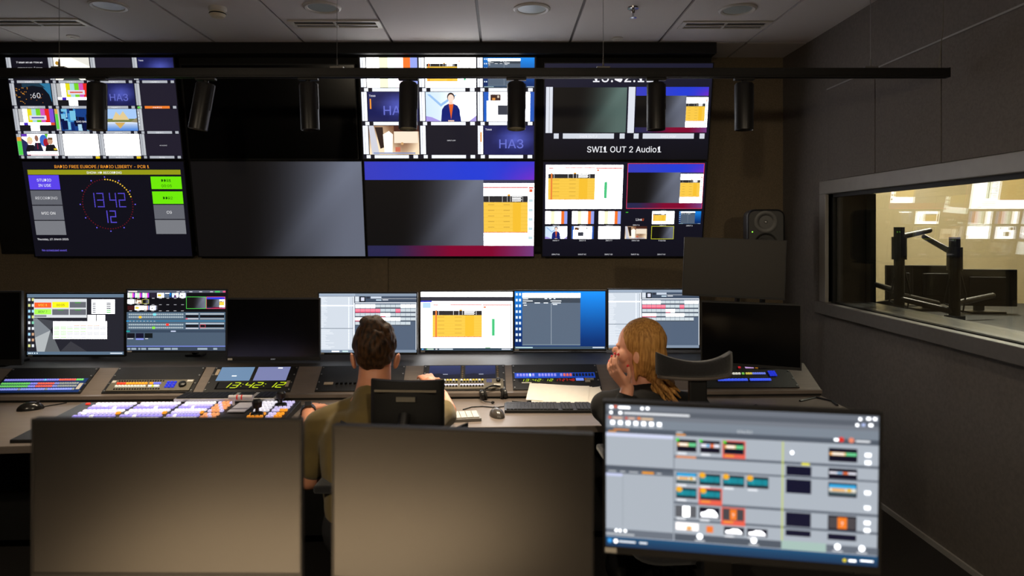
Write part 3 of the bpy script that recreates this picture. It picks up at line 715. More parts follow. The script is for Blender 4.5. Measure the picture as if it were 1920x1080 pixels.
# ================================================================== console
CA = R(2.0); CO = Vector((0, 2.9, 0))
CM = Matrix.Translation(CO) @ Matrix.Rotation(CA, 4, 'Z'); CMI = CM.inverted()
DZ = 0.71
SL = math.atan2(0.095, 0.18); RV, RZ = 0.48, 0.742          # riser foot and slope
m_desk = mat('grey_oak_laminate', (112, 102, 95), 0.42, noise=0.10, scale=9, stretch=(1, 14, 1), bump=0.03)
m_edge = mat('desk_edge', (128, 118, 106), 0.5, noise=0.08, scale=14)
m_shelf = mat('dark_laminate', (58, 54, 52), 0.6, noise=0.12, scale=20)
con = thing('control_console', 'long grey laminate control console with sloping equipment riser', 'desk', CO, (0, 0, CA))
poly = [(-3.0, -.28), (-1.2, -.16), (-.75, -.02), (1.62, 0), (1.62, .5), (-3.0, .5)]
MB().prism(poly, DZ - .03, DZ).build('worktop', m_desk, con, bevel=0.003)
r = MB(); r.add([(-3.0, .465, .722), (1.62, .465, .722), (1.62, .465, .739), (-3.0, .465, .739), (-3.0, RV, RZ), (1.62, RV, RZ), (1.62, RV + .18, RZ + .095), (-3.0, RV + .18, RZ + .095),
      (-3.0, RV + .18, .722), (1.62, RV + .18, .722)], [(0, 1, 2, 3), (3, 2, 5, 4), (4, 5, 6, 7), (7, 6, 9, 8), (8, 9, 1, 0), (0, 3, 4, 7, 8), (1, 9, 6, 5, 2)])
r.build('sloping_riser', m_desk, con)
MB().box(-3.0, 1.62, .475, .66, DZ, .722).build('shadow_gap', m_black, con)
MB().box(-3.0, 1.62, .66, 1.2, .805, .835).build('rear_shelf', m_shelf, con, bevel=0.003)
MB().box(-3.0, 1.62, 1.17, 1.2, .0, .805).build('back_panel', m_shelf, con)
MB().box(-3.0, 1.62, .40, .42, .08, DZ - .03).build('modesty_panel', m_black, con)
for u in (-2.9, -1.45, -.1, 1.58): MB().box(u, u + .03, .1, 1.17, 0, DZ - .03).build('end_panel', m_shelf, con)
RN = CM.to_3x3() @ Vector((0, -math.sin(SL), math.cos(SL))); RP = CM @ Vector((0, RV, RZ))
def riser_u(px, py=716): return (CMI @ on_plane(px, py, RP, RN)).x
m_plate = mat('black_rack_plate', (20, 19, 20), 0.45, noise=0.15, scale=60)
m_screw = mat('screw_steel', (205, 205, 205), 0.3, 0.9)
m_btn = attr_mat('lit_buttons', 0.6, base=1, rough=0.4)
m_cap = attr_mat('plain_keycaps', 0.0, base=1, rough=0.5)
m_metalp = mat('beige_metal', (118, 112, 98), 0.4, 0.3, noise=0.06)
m_knob = mat('black_knob', (16, 16, 17), 0.35)
def cpanel(px0, px1, label, plate=None):
    u0, u1 = riser_u(px0), riser_u(px1); w = u1 - u0
    t = MB().box(-w / 2, w / 2, .004, .197, 0, .006).build('control_panel', plate or m_plate, con, ((u0 + u1) / 2, RV + .003, RZ + .0018), (SL, 0, 0), bevel=0.001)
    tag(t, label)
    s = MB()
    for sx in (-1, 1):
        for y in (.018, .07, .13, .183): s.cyl((sx * (w / 2 - .009), y, .006), (sx * (w / 2 - .009), y, .0085), .004, n=8)
    s.build('screws', m_screw, t, kind='stuff')
    return t, w
def keys(t, x0, x1, y, n, cols, sz=(.8, .011), h=.006, name='button_row', z=.006, m=None, gaps=()):
    b = MB(); st = (x1 - x0) / n
    for i in range(n):
        if i in gaps: continue
        b.col(cols[i % len(cols)] if not callable(cols) else cols(i)); cx = x0 + st * (i + .5); a = st * sz[0] / 2; d = sz[1] / 2
        b.add([(cx - a, y - d, z), (cx + a, y - d, z), (cx + a, y + d, z), (cx - a, y + d, z), (cx - a * .8, y - d * .8, z + h), (cx + a * .8, y - d * .8, z + h), (cx + a * .8, y + d * .8, z + h), (cx - a * .8, y + d * .8, z + h)],
              [(4, 5, 6, 7), (0, 1, 5, 4), (1, 2, 6, 5), (2, 3, 7, 6), (3, 0, 4, 7)])
    return b.build(name, m or m_btn, t, kind='stuff')
def flat(t, name, x0, x1, y0, y1, fn, strength=1.0, z=.0065):     # a small screen lying in the panel face
    s = Scr(x1 - x0, y1 - y0); fn(s)
    o = s.build(name, t, strength, rough=0.25); o.rotation_euler = (R(-90), 0, 0); o.location = ((x0 + x1) / 2, y0, z); return o
PER, GRN, RED, GRY, ORG, BLU = (150, 150, 245), (120, 215, 110), (240, 110, 90), (150, 155, 150), (245, 160, 40), (70, 100, 240)
# panel 1: router panel with four rows of lit keys
t, w = cpanel(3, 168, 'blue backlit router panel with four rows of lit keys')
MB().box(-w / 2 + .012, w / 2 - .012, .01, .112, .006, .0075).build('key_field', mat('blue_field', (18, 52, 120), 0.4, emit=0.12), t)
keys(t, -w / 2 + .015, w / 2 - .03, .1, 32, lambda i: PER if i < 13 else ((120, 205, 255) if i == 16 else (PER if i < 22 else (RED if i < 29 else GRN))), name='button_row')
for y in (.073, .053): keys(t, -w / 2 + .015, w / 2 - .04, y, 32, lambda i: GRN if i < 12 else (PER if i < 15 else (RED if i < 22 else ((140, 150, 220) if i < 24 else GRY))))
keys(t, -w / 2 + .015, w / 2 - .04, .031, 32, lambda i: GRY if i % 11 == 9 else (150, 165, 250))
MB().box(w / 2 - .036, w / 2 - .018, .03, .075, .006, .0085).build('name_plate', m_white, t)
# panel 2: camera control panel
t, w = cpanel(206, 372, 'beige control strip with amber keys, blue keypad and dial')
MB().box(-w / 2 + .018, w / 2 - .018, .012, .092, .006, .012).build('control_strip', m_metalp, t, bevel=.001)
keys(t, -w / 2 + .05, -w / 2 + .2, .062, 10, lambda i: (235, 70, 40) if i < 3 else ORG, z=.012); keys(t, -w / 2 + .21, w / 2 - .17, .062, 6, lambda i: ORG if i < 2 else (110, 120, 230), z=.012)
keys(t, -w / 2 + .05, -w / 2 + .2, .042, 10, [(215, 215, 200)], z=.012); keys(t, -w / 2 + .21, w / 2 - .17, .042, 6, lambda i: (200, 215, 60) if i == 2 else (215, 220, 225), z=.012)
for y in (.081, .022): keys(t, -w / 2 + .05, w / 2 - .16, y, 18, [(30, 28, 28)], (.6, .006), .004, z=.012, m=m_cap)
for k in range(3): keys(t, w / 2 - .145, w / 2 - .095, .036 + k * .016, 3, [(40, 52, 200)], (.8, .012), z=.012)
MB().lathe([(.018, 0), (.018, .01), (.014, .013)], (w / 2 - .062, .052, .012), 20).build('dial', m_knob, t, smooth=40)
MB().box(w / 2 - .05, w / 2 - .022, .075, .088, .012, .0132).build('name_plate', m_white, t)
MB().box(-w / 2 + .022, -w / 2 + .04, .07, .085, .012, .0132).build('name_plate', m_white, t)
# panel 3: two small monitors over a digital clock
t, w = cpanel(391, 551, 'panel with two pale blue mini screens over a green digital clock')
for x0, x1, c in ((-w / 2 + .035, -.01, (118, 150, 185)), (.008, w / 2 - .04, (132, 138, 185))):
    flat(t, 'mini_screen', x0, x1, .085, .19, lambda s: (s.rect(0, 0, 1, 1, c), s.rect(.42, .62, .56, .68, (235, 240, 245)) if c[0] < 125 else s.rect(.62, .05, .76, .12, (235, 240, 245))), .9)
for x in (-.001, w / 2 - .03): keys(t, x - .004, x + .004, .1, 1, [(60, 55, 45)], (.8, .006), m=m_cap); 
MB().box(-w / 2 + .05, w / 2 - .05, .022, .074, .006, .0075).build('clock_window', mat('smoked_acrylic', (8, 8, 8), 0.15), t)
flat(t, 'clock_digits', -w / 2 + .06, w / 2 - .05, .024, .074, lambda s: (s.rect(0, 0, 1, 1, (9, 9, 9)), seg_digits(s, '13:42:12', .05, .12, .1, .74, .145, (205, 225, 30), .13, slant=.05)), 1.1, .0078)
for x, y in ((-w / 2 + .025, .15), (w / 2 - .025, .06)): MB().box(x - .008, x + .008, y - .022, y + .022, .006, .0085).build('name_plate', mat('aged_label', (165, 150, 130), 0.6), t)
# panel 4: intercom with black knobs
t, w = cpanel(596, 757, 'black intercom panel with a row of dark keys behind the seated man')
MB().box(-w / 2 + .035, -w / 2 + .08, .05, .068, .006, .0085).build('name_plate', mat('aged_label', (165, 150, 130), 0.6), t)
for i in range(14):
    x = -w / 2 + .1 + i * .022
    MB().cyl((x, .058, .006), (x, .058, .016), .007, .006, 10).build('knob', m_knob, t, smooth=40)
# panel 5: two dark monitors and key rows
t, w = cpanel(792, 948, 'grey panel with two dark blue mini screens and yellow keys')
def nightpic(s):
    s.rect(0, 0, 1, 1, (52, 62, 112), (30, 36, 70)); s.poly([(0, .7), (.3, .6), (.6, .72), (1, .66), (1, 1), (0, 1)], (24, 28, 52)); s.rect(.45, .66, .6, .71, (200, 205, 225))
for x0, x1 in ((-w / 2 + .03, -.02), (.005, w / 2 - .05)): flat(t, 'mini_screen', x0, x1, .09, .19, nightpic, .8)
for x in (-.013, w / 2 - .043):
    b = MB(); 
    for k in range(7): b.box(x, x + .008, .095 + k * .014, .1 + k * .014, .006, .009)
    b.build('side_keys', mat('tan_key', (150, 130, 95), 0.5), t, kind='stuff')
MB().box(-w / 2 + .012, w / 2 - .012, .008, .082, .006, .011).build('control_strip', m_metalp, t, bevel=.001)
YEL = (225, 200, 90)
for x0, x1, n in ((-w / 2 + .06, -.03, 8), (-.02, .1, 8)):
    keys(t, x0, x1, .07, n, lambda i: YEL if i % 3 else (235, 235, 225), (.7, .009), z=.011); keys(t, x0, x1, .058, n, [(40, 38, 34)], (.6, .008), z=.011, m=m_cap)
    keys(t, x0, x1, .036, n, [(205, 208, 235)], (.95, .01), .003, z=.011); keys(t, x0, x1, .026, n, [(40, 38, 34)], (.6, .008), z=.011, m=m_cap)
for k in range(3): keys(t, .112, .14, .056 + k * .009, 3, [(70, 76, 120)], (.8, .007), .003, z=.011)
MB().lathe([(.011, 0), (.011, .01), (.008, .012)], (.172, .066, .011), 16).build('dial', m_knob, t, smooth=40)
MB().box(w / 2 - .06, w / 2 - .025, .03, .042, .011, .0125).build('name_plate', m_white, t)
# panel 6: intercom with blue band
t, w = cpanel(961, 1125, 'black intercom panel with glowing blue band, green and red figures')
MB().box(-w / 2 + .012, w / 2 - .02, .088, .128, .006, .008).build('lit_band', mat('blue_band', (20, 70, 190), 0.4, emit=0.5), t)
keys(t, -w / 2 + .02, w / 2 - .025, .108, 25, lambda i: (200, 225, 255) if i == 4 else (PER if i < 15 else (RED if i < 18 else (16, 20, 40))), (.7, .016), .006, z=.008, gaps=(6, 13))
flat(t, 'counter_digits', -w / 2 + .03, -.02, .06, .084, lambda s: (s.rect(0, 0, 1, 1, (10, 10, 10)), seg_digits(s, '13:42:12', .05, .15, .09, .7, .145, (190, 225, 30), .14, slant=.03)), 1.0)
flat(t, 'counter_digits', -.01, .09, .06, .084, lambda s: (s.rect(0, 0, 1, 1, (14, 8, 8)), seg_digits(s, '17:27:48', .05, .15, .09, .7, .145, (235, 45, 35), .14, slant=.03)), 1.0)
flat(t, 'mini_screen', .1, .14, .066, .086, lambda s: s.rect(0, 0, 1, 1, (120, 145, 235)), 1.0)
keys(t, .145, w / 2 - .03, .076, 6, lambda i: ORG if i == 0 else (190, 188, 180), (.75, .012), m=m_cap); keys(t, .145, w / 2 - .05, .06, 5, lambda i: (200, 196, 185), (.75, .012), m=m_cap)
MB().box(-w / 2 + .045, -w / 2 + .095, .05, .056, .006, .0075).build('name_plate', m_white, t)
# panel 7: far right panel
t, w = cpanel(1313, 1492, 'dim panel with blue lit key rows below the large dark monitor')
flat(t, 'counter_digits', -w / 2 + .05, -w / 2 + .1, .15, .17, lambda s: seg_digits(s, '12', .1, .15, .25, .7, .4, (170, 215, 40), .14), .9)
keys(t, -.02, .0, .16, 1, [(220, 40, 50)], (.6, .012)); flat(t, 'mini_screen', .02, .065, .152, .172, lambda s: s.rect(0, 0, 1, 1, (205, 165, 225)), .8)
keys(t, .07, .09, .162, 1, [ORG], (.7, .016)); keys(t, .095, .185, .162, 9, [(170, 160, 140)], (.75, .016), m=m_cap); keys(t, .185, .205, .162, 1, [ORG])
keys(t, -w / 2 + .08, -.02, .11, 10, lambda i: (225, 225, 210)); keys(t, -.015, .0, .11, 1, [(120, 200, 80)]); keys(t, .005, .11, .11, 9, lambda i: (215, 200, 90) if i < 3 else (120, 140, 240))
for k in range(3): keys(t, .125, .165, .095 + k * .014, 3, [(40, 60, 220)], (.8, .01))
keys(t, -w / 2 + .09, -.0, .062, 9, [(70, 100, 250)], (.9, .014)); keys(t, .01, .12, .062, 10, [(70, 100, 250)], (.9, .014))
t2 = MB().box(-.016, .016, -.01, .01, 0, .004).build('tally_key', m_plate, con, (riser_u(1176, 722), RV + .05, RZ + .03), (SL, 0, 0)); tag(t2, 'small green lit key beside the seated woman')
keys(t2, -.014, .014, 0, 2, [(60, 220, 110)], (.85, .014), z=.004)

# ------------------------------------------------------------------ vision mixer on the worktop
mx0 = CMI @ onz(133, 767, .745); mx1 = CMI @ onz(565, 757, .745)
W = 1.0; D = .385
t = thing('vision_mixer', 'wide vision mixer desk with glowing violet key banks', 'video mixer', CM @ Vector((-1.43, -.06, DZ)), (0, 0, CA))
D0 = -.11; b = MB(); b.add([(-W / 2, D0, 0), (W / 2, D0, 0), (W / 2, D, 0), (-W / 2, D, 0), (-W / 2, D0, .0132), (W / 2, D0, .0132), (W / 2, D, .034), (-W / 2, D, .034)], [(0, 3, 2, 1), (4, 5, 6, 7), (0, 1, 5, 4), (1, 2, 6, 5), (2, 3, 7, 6), (3, 0, 4, 7)])
b.build('body', m_plate, t, bevel=.003)
def mz(y): return .0182 + .016 * y / D
VIO = (165, 155, 245); LIL = (205, 200, 250)
for k, (x0, x1) in enumerate(((-.42, -.24), (-.22, -.04), (-.02, .12))):
    for j, y in enumerate((-.07, -.035, .01, .05, .085, .13, .165, .21, .245, .285, .315, .35)):
        c = (VIO, LIL, (235, 232, 250))[j % 3]
        keys(t, x0, x1, y, 10, (lambda i, c=c, j=j, k=k: ORG if (j == 7 and i == 9) else ((250, 250, 255) if (i + j * 3 + k) % 11 == 0 else c)), (.82, .02), .008, z=mz(y))
keys(t, -.47, -.45, .355, 1, [(235, 60, 40)], (.9, .014), .006, z=mz(.355))
for j, y in enumerate((.1, .14, .18, .23, .27, .31, .35)):
    keys(t, .13, .2, y, 4, lambda i: (240, 165, 110) if (i + j) % 3 else LIL, (.82, .02), .008, z=mz(y))
    keys(t, .33, .4, y, 4, lambda i: ORG if j < 3 else (235, 235, 250), (.82, .02), .008, z=mz(y)); keys(t, .41, .48, y, 4, lambda i: ORG if (j < 4 and i > 1) else LIL, (.82, .02), .008, z=mz(y))
sl = MB(); sl.box(.225, .3, .2, .36, mz(.3), mz(.3) + .004); sl.build('fader_slot', mat('pale_plate', (190, 190, 205), 0.4), t)
tb = MB(); tb.cyl((.235, .25, .05), (.235, .25, .085), .006, n=8); tb.cyl((.215, .25, .085), (.32, .25, .085), .01, n=12); tb.build('fader_handle', mat('pearl_plastic', (225, 220, 225), 0.35), t, smooth=40)
for x in (.25, .27): MB().cyl((x, .25, .085), (x + .006, .25, .085), .0108, n=12).build('handle_stripe', mat('red_stripe', (225, 40, 35), 0.4, emit=.15), t)
for x, y in ((.365, .17), (.43, .3)):
    MB().lathe([(.03, 0), (.026, .012), (.008, .016), (.008, .03), (.02, .036), (.022, .06), (.016, .068)], (x, y, mz(y)), 20).build('joystick', m_knob, t, smooth=40)

# ------------------------------------------------------------------ things lying on the worktop
def keyboard(name, label, c0, c1, depth, rot_extra, body_m, cols, n, rows, keyc, z=DZ, tilt=0.0, cat='keyboard'):
    """c0, c1: front left and front right corners"""
    a, b2 = Vector(c0), Vector(c1); w = (b2 - a).length; ang = math.atan2(b2.y - a.y, b2.x - a.x)
    t = thing(name, label, cat, ((a + b2) / 2).to_tuple()[:2] + (z,), (tilt, 0, ang))
    MB().box(-w / 2, w / 2, 0, depth, 0, .014).build('body', body_m, t, bevel=.002)
    kb = MB(); sx = (w - .016) / n; sy = (depth - .014) / rows
    for j in range(rows):
        for i in range(n):
            if n > 10 and i in (n - 5, n - 9): continue
            if n > 10 and j == 0 and 4 <= i <= 8:
                if i > 4: continue
                x0, x1 = -w / 2 + .008 + i * sx + .001, -w / 2 + .008 + (i + 5) * sx - .001
            else: x0, x1 = -w / 2 + .008 + i * sx + .001, -w / 2 + .008 + (i + 1) * sx - .001
            y0 = .007 + j * sy + .001; kb.col(keyc)
            M = MB().box(x0, x1, y0, y0 + sy - .002, .014, .019)
            if n <= 10:
                M.cur = None; M.build('key', mat('pad_key', keyc, 0.45), t, bevel=.001)
            else: kb.add(M.v, M.f)
    if n > 10: kb.build('keys', m_cap, t, kind='stuff')
    return t
m_kb = mat('black_keyboard', (20, 20, 21), 0.45)
keyboard('keyboard', 'black full-size computer keyboard in front of the paper sheets', onz(946, 775, DZ), onz(1114, 775, DZ), .14, 0, m_kb, None, 23, 6, (46, 46, 48))
keyboard('number_pad', 'silver number pad with pale keys beside the dark mouse', onz(838, 793, DZ), onz(903, 790, DZ), .12, 0, mat('silver_pad', (120, 118, 114), 0.4, .3), None, 5, 5, (190, 188, 182), cat='number pad')
c = CM @ Vector((riser_u(352, 745), .305, 0)); d = CM @ Vector((riser_u(532, 745), .305, 0))
keyboard('keyboard', 'black keyboard with silver edge lying in front of the digital clock', c, d, .122, 0, mat('silver_edge', (190, 188, 186), 0.35, .6), None, 20, 6, (22, 22, 25), z=DZ + .037)
kb_ = [o for o in COL.objects if o.name.startswith('keyboard') and o.type == 'EMPTY'][-1]
for x in (-.2, .2):
    for y, q in ((.004, .0025), (.1, .037)): MB().box(x - .02, x + .02, y, y + .012, -q, 0).build('foot', m_black, kb_)
def mouse(label, px, py, ang, m):
    p = onz(px, py, DZ); t = thing('computer_mouse', label, 'mouse', p, (0, 0, ang), 'computer mice on the console')
    b = MB().ell((0, 0, .0), (.032, .055, .036), nu=20, nv=12); b.v = [(x, y, max(0.0, z)) for x, y, z in b.v]
    b.build('shell', m, t, smooth=60)
    MB().box(-.003, .003, .022, .036, .028, .036).build('wheel', m_knob, t, bevel=.001)
    MB().box(-.0006, .0006, .0, .05, .02, .0362).build('button_split', m_black, t) if False else None
    return t
m_mouse = mat('glossy_black', (26, 25, 24), 0.2)
mouse('glossy black mouse left of the vision mixer', 57, 768, R(-60), m_mouse)
mouse('dark grey mouse between number pad and keyboard', 932, 780, R(20), mat('grey_mouse', (64, 60, 56), 0.25))
# paper sheets
t = thing('paper_sheets', 'loose white paper sheets behind the black keyboard', 'paper', (xat(1055, 3.3), 3.318, .7385), (R(15), 0, R(-4)))
for k, (dx, dy, a) in enumerate(((0, 0, 0), (.05, -.02, 8), (-.02, .015, -5))):
    b = MB(); n = 8; vs = []
    for j in range(n + 1):
        for i in range(n + 1):
            x, y = (i / n - .5) * .297, (j / n - .5) * .17; z = .001 + k * .0015 + .003 * (abs(x) / .15) ** 3 * (1 if y > -.05 else 0)
            vs.append((x, y, z))
    b.add(vs, [(j * (n + 1) + i, j * (n + 1) + i + 1, (j + 1) * (n + 1) + i + 1, (j + 1) * (n + 1) + i) for j in range(n) for i in range(n)])
    b.build('sheet', mat('paper', (240, 235, 226), 0.8, noise=.02), t, loc=(dx, dy, 0), rot=(0, 0, R(a)), smooth=60)
# headset
p = onz(925, 748, DZ); t = thing('headset', 'black headset with boom microphone lying on the worktop', 'headset', p, (0, 0, R(15)))
t.scale = (.76, .76, .76)
b = MB(); b.tube([(.075 * math.cos(R(a)), .02 + .01 * math.sin(R(a * 2)), .03 + .085 * math.sin(R(a)) * .6) for a in range(0, 181, 12)], .006, 8); b.build('headband', m_knob, t, smooth=50)
for sx in (-1, 1):
    MB().lathe([(.03, -.012), (.034, -.004), (.034, .008), (.026, .014)], (0, 0, 0), 20, Matrix.Translation((sx * .075, .0, .03)) @ Matrix.Rotation(R(80), 4, 'Y')).build('ear_cup', m_knob, t, smooth=40)
    MB().lathe([(.032, 0), (.036, .006), (.032, .014), (.02, .014)], (0, 0, 0), 20, Matrix.Translation((sx * .062, .0, .03)) @ Matrix.Rotation(R(-80 * sx), 4, 'Y')).build('ear_cushion', mat('foam', (24, 23, 23), .9), t, smooth=40)
MB().tube([(-.08, -.01, .03), (-.1, -.05, .02), (-.08, -.1, .012), (-.04, -.12, .01)], .003, 6).build('boom', m_knob, t)
MB().ell((-.035, -.122, .01), (.012, .008, .008)).build('microphone', mat('foam', (24, 23, 23), .9), t, smooth=60)
# cables
m_cab = mat('black_cable', (15, 15, 15), .5)
def cable(label, pts, r=.0025, m=None):
    t = MB().tube(pts, r, 6); o = t.build('cable', m or m_cab, None, off=pts[0]); o.location = pts[0]; tag(o, label, 'cable', 'loose cables on the console'); return o
def desk_pts(lst, z=DZ + .003): return [onz(x, y, z) for x, y in lst]
cable('black mouse cable running to the vision mixer', desk_pts([(75, 764), (95, 760), (115, 757), (125, 755)]))
cable('black cable looping past the number pad to the headset', desk_pts([(868, 768), (885, 763), (905, 762), (930, 764), (945, 762)]))
cable('black headset cable trailing behind the keyboard', desk_pts([(960, 752), (985, 754), (1010, 752), (1030, 758), (1060, 756), (1095, 762), (1130, 766)]))
cable('thin cable on the worktop beside the vision mixer', desk_pts([(600, 756), (572, 760), (545, 764), (540, 772), (535, 784)]), .002)
cable('thick black cable along the right end of the console', desk_pts([(1500, 752), (1530, 745), (1560, 752), (1570, 760)]), .006)
# ================================================================== desk monitors
m_mon = mat('monitor_plastic', (20, 20, 21), 0.5, noise=0.08)
m_tag = mat('asset_tag', (200, 195, 185), 0.5)
def monitor(label, cx, cy, cz, w, h, yaw=0.0, roll=0.0, pitch=0.0, bez=(.006, .008, .014), scr=None, strength=1.0, tag_at=None, logo=None, off_m=None, depth=.045, group='monitors on the console', bez_m=None, cat='monitor'):
    """front bottom centre at (cx, cy, cz)"""
    t = thing('monitor', label, cat, (cx, cy, cz), (R(pitch), R(roll), R(yaw)), group)
    s_, tp, bt = bez; bm = bez_m or m_mon
    MB().box(-w / 2, w / 2, .006, .022, 0, h).build('housing', bm, t, bevel=.003)
    MB().box(-w * .32, w * .32, .022, depth, h * .18, h * .82).build('rear_cover', bm, t, bevel=.008)
    f = MB(); f.box(-w / 2, w / 2, 0, .006, 0, bt); f.box(-w / 2, w / 2, 0, .006, h - tp, h); f.box(-w / 2, -w / 2 + s_, 0, .006, bt, h - tp); f.box(w / 2 - s_, w / 2, 0, .006, bt, h - tp)
    fo = f.build('bezel', bm, t)
    sw, sh = w - 2 * s_, h - tp - bt
    if scr: s = Scr(sw, sh); scr(s); s.build('display', t, strength, off=(0, .004, bt))
    else: MB().box(-sw / 2, sw / 2, .002, .006, bt, h - tp).build('display', off_m or m_off, t)
    if tag_at is not None: MB().box(tag_at, tag_at + .024, -.0012, 0, .002, .012).build('asset_tag', m_tag, fo)
    if logo:
        s = Scr(.06, .012); s.text(logo, .5, .85, .75, (190, 190, 195)); s.build('logo', fo, .5, off=(0, -.0004, .002))
    return t
def pmon(label, x0, x1, yt, yb, Z, **k):        # from photo pixels, facing the room
    a = P(x0, yb, Z); b = P(x1, yt, Z); w = b.x - a.x; h = b.z - a.z
    return monitor(label, (a.x + b.x) / 2, Z, a.z, w, h, **k)
def inv_of(t): return Matrix.LocRotScale(t.location, t.rotation_euler, None).inverted()
def arm(t, cx, cy, zt, base_y, side=.0, zb=.835):
    """single pole with a folded arm behind monitor t; cy is the back of the monitor, all in room coordinates"""
    I = inv_of(t); m = mat('arm_grey', (70, 68, 66), .4, .5); x = cx + side; y = base_y
    a = MB(); a.cyl((x, y, zb + .012), (x, y, zt + .03), .016, n=14); a.cyl((x, y, zt - .02), (x, y, zt + .02), .024, n=14); a.cap((x, y, zt), (cx, cy + .02, zt), .013, .012, 10)
    o = a.build('monitor_arm', m, t, smooth=50, inv=I)
    MB().box(x - .045, x + .045, y - .04, y + .04, zb, zb + .012).build('clamp', m, o, bevel=.003, inv=I)
    MB().box(cx - .05, cx + .05, cy + .003, cy + .012, zt - .05, zt + .05).build('mount_plate', m, o, inv=I)
    MB().tube([(x, y - .02, zb + .02), (x + .02, y - .05, zb + .045), (x + .09, y - .06, zb + .062), (x + .17, y - .06, zb + .07)], [.014, .012, .009, .006], 8).build('strut', mat('arm_black', (24, 24, 24), .4, .3), o, smooth=50, inv=I)
    return o
def stand(t, x, y, z0, zt, ym):
    """foot and neck under monitor t, room coordinates; ym is the back of the monitor"""
    I = inv_of(t); s = MB().box(x - .03, x + .03, y, y + .028, z0 + .011, zt).build('stand', m_mon, t, bevel=.003, inv=I)
    MB().box(x - .11, x + .11, y - .09, y + .09, z0, z0 + .011).build('foot', m_mon, s, bevel=.003, inv=I); MB().box(x - .05, x + .05, ym, y, zt - .08, zt).build('mount_plate', m_mon, s, inv=I)
def scr_m1(s):
    s.rect(0, 0, 1, 1, (34, 34, 42)); s.rect(0, 0, 1, .055, (92, 112, 132)); s.rect(0, .95, 1, 1, (84, 104, 124))
    s.poly([(.06, .4), (.1, .4), (.24, .6), (.08, .72)], (118, 124, 130)); s.poly([(.08, .72), (.24, .6), (.18, .95), (.1, .95)], (165, 170, 172)); s.poly([(.24, .6), (.34, .95), (.18, .95)], (92, 96, 100)); s.poly([(.1, .4), (.3, .45), (.24, .6)], (64, 66, 72)); s.poly([(.34, .95), (.45, .78), (.62, .95)], (54, 54, 60))
    for k in range(9):
        for x in (.01, .048): s.rect(x, .07 + k * .095, x + .024, .115 + k * .095, random.choice([(150, 200, 225), (210, 215, 220), (190, 150, 120), (120, 190, 160), (200, 205, 130)]))
    s.rect(.07, .08, .615, .39, (205, 208, 212))
    cells = [(.075, .14, .25, .225, (240, 90, 40), 'MIC 1', (255, 200, 60)), (.26, .13, .43, .225, (240, 232, 30), '00:05', (60, 60, 20)), (.44, .13, .608, .225, (96, 98, 106), '', None),
             (.075, .25, .25, .335, (160, 235, 80), 'REM 7', (60, 120, 40)), (.26, .25, .43, .345, (98, 100, 108), '', None), (.44, .25, .608, .345, (98, 100, 108), '', None)]
    for x0, y0, x1, y1, c, tx, tc in cells:
        s.rect(x0, y0, x1, y1, c)
        if tx: s.text(tx, (x0 + x1) / 2, y1 - .025, .05, tc)
        else: s.rect((x0 + x1) / 2 - .03, y0 + .005, (x0 + x1) / 2 + .03, y0 + .02, (70, 150, 60))
    s.rect(.075, .345, .2, .38, (128, 130, 136)); s.rect(.665, .09, .905, .325, (240, 240, 244))
    for k in range(6):
        s.rect(.675, .14 + k * .03, .71, .158 + k * .03, (100, 104, 112)); s.rect(.735, .14 + k * .03, .8, .15 + k * .03, (190, 192, 196)); s.rect(.82, .14 + k * .03, .865, .158 + k * .03, (60, 62, 72) if k < 4 else (80, 190, 80))
    s.rect(.625, .345, .71, .45, (245, 245, 247)); s.rect(.72, .345, .805, .45, (245, 245, 247))
    s.rect(.27, .45, .825, .74, (246, 246, 247))
    for i in range(8):
        for j in range(9):
            c = (172, 230, 150) if (i < 2 and j > 0) or (j in (2, 4) and i < 5) else ((240, 140, 110) if (j == 0 and i > 2 and i < 7) or (i == 1 and j in (5, 6)) else (196, 198, 206))
            s.rect(.276 + i * .0685, .515 + j * .024, .338 + i * .0685, .532 + j * .024, c)
    for x in (.015, .03, .05, .075, .1): s.rect(x, .965, x + .012, .985, (205, 225, 235))
    s.rect(.86, .966, .985, .985, (205, 215, 225))
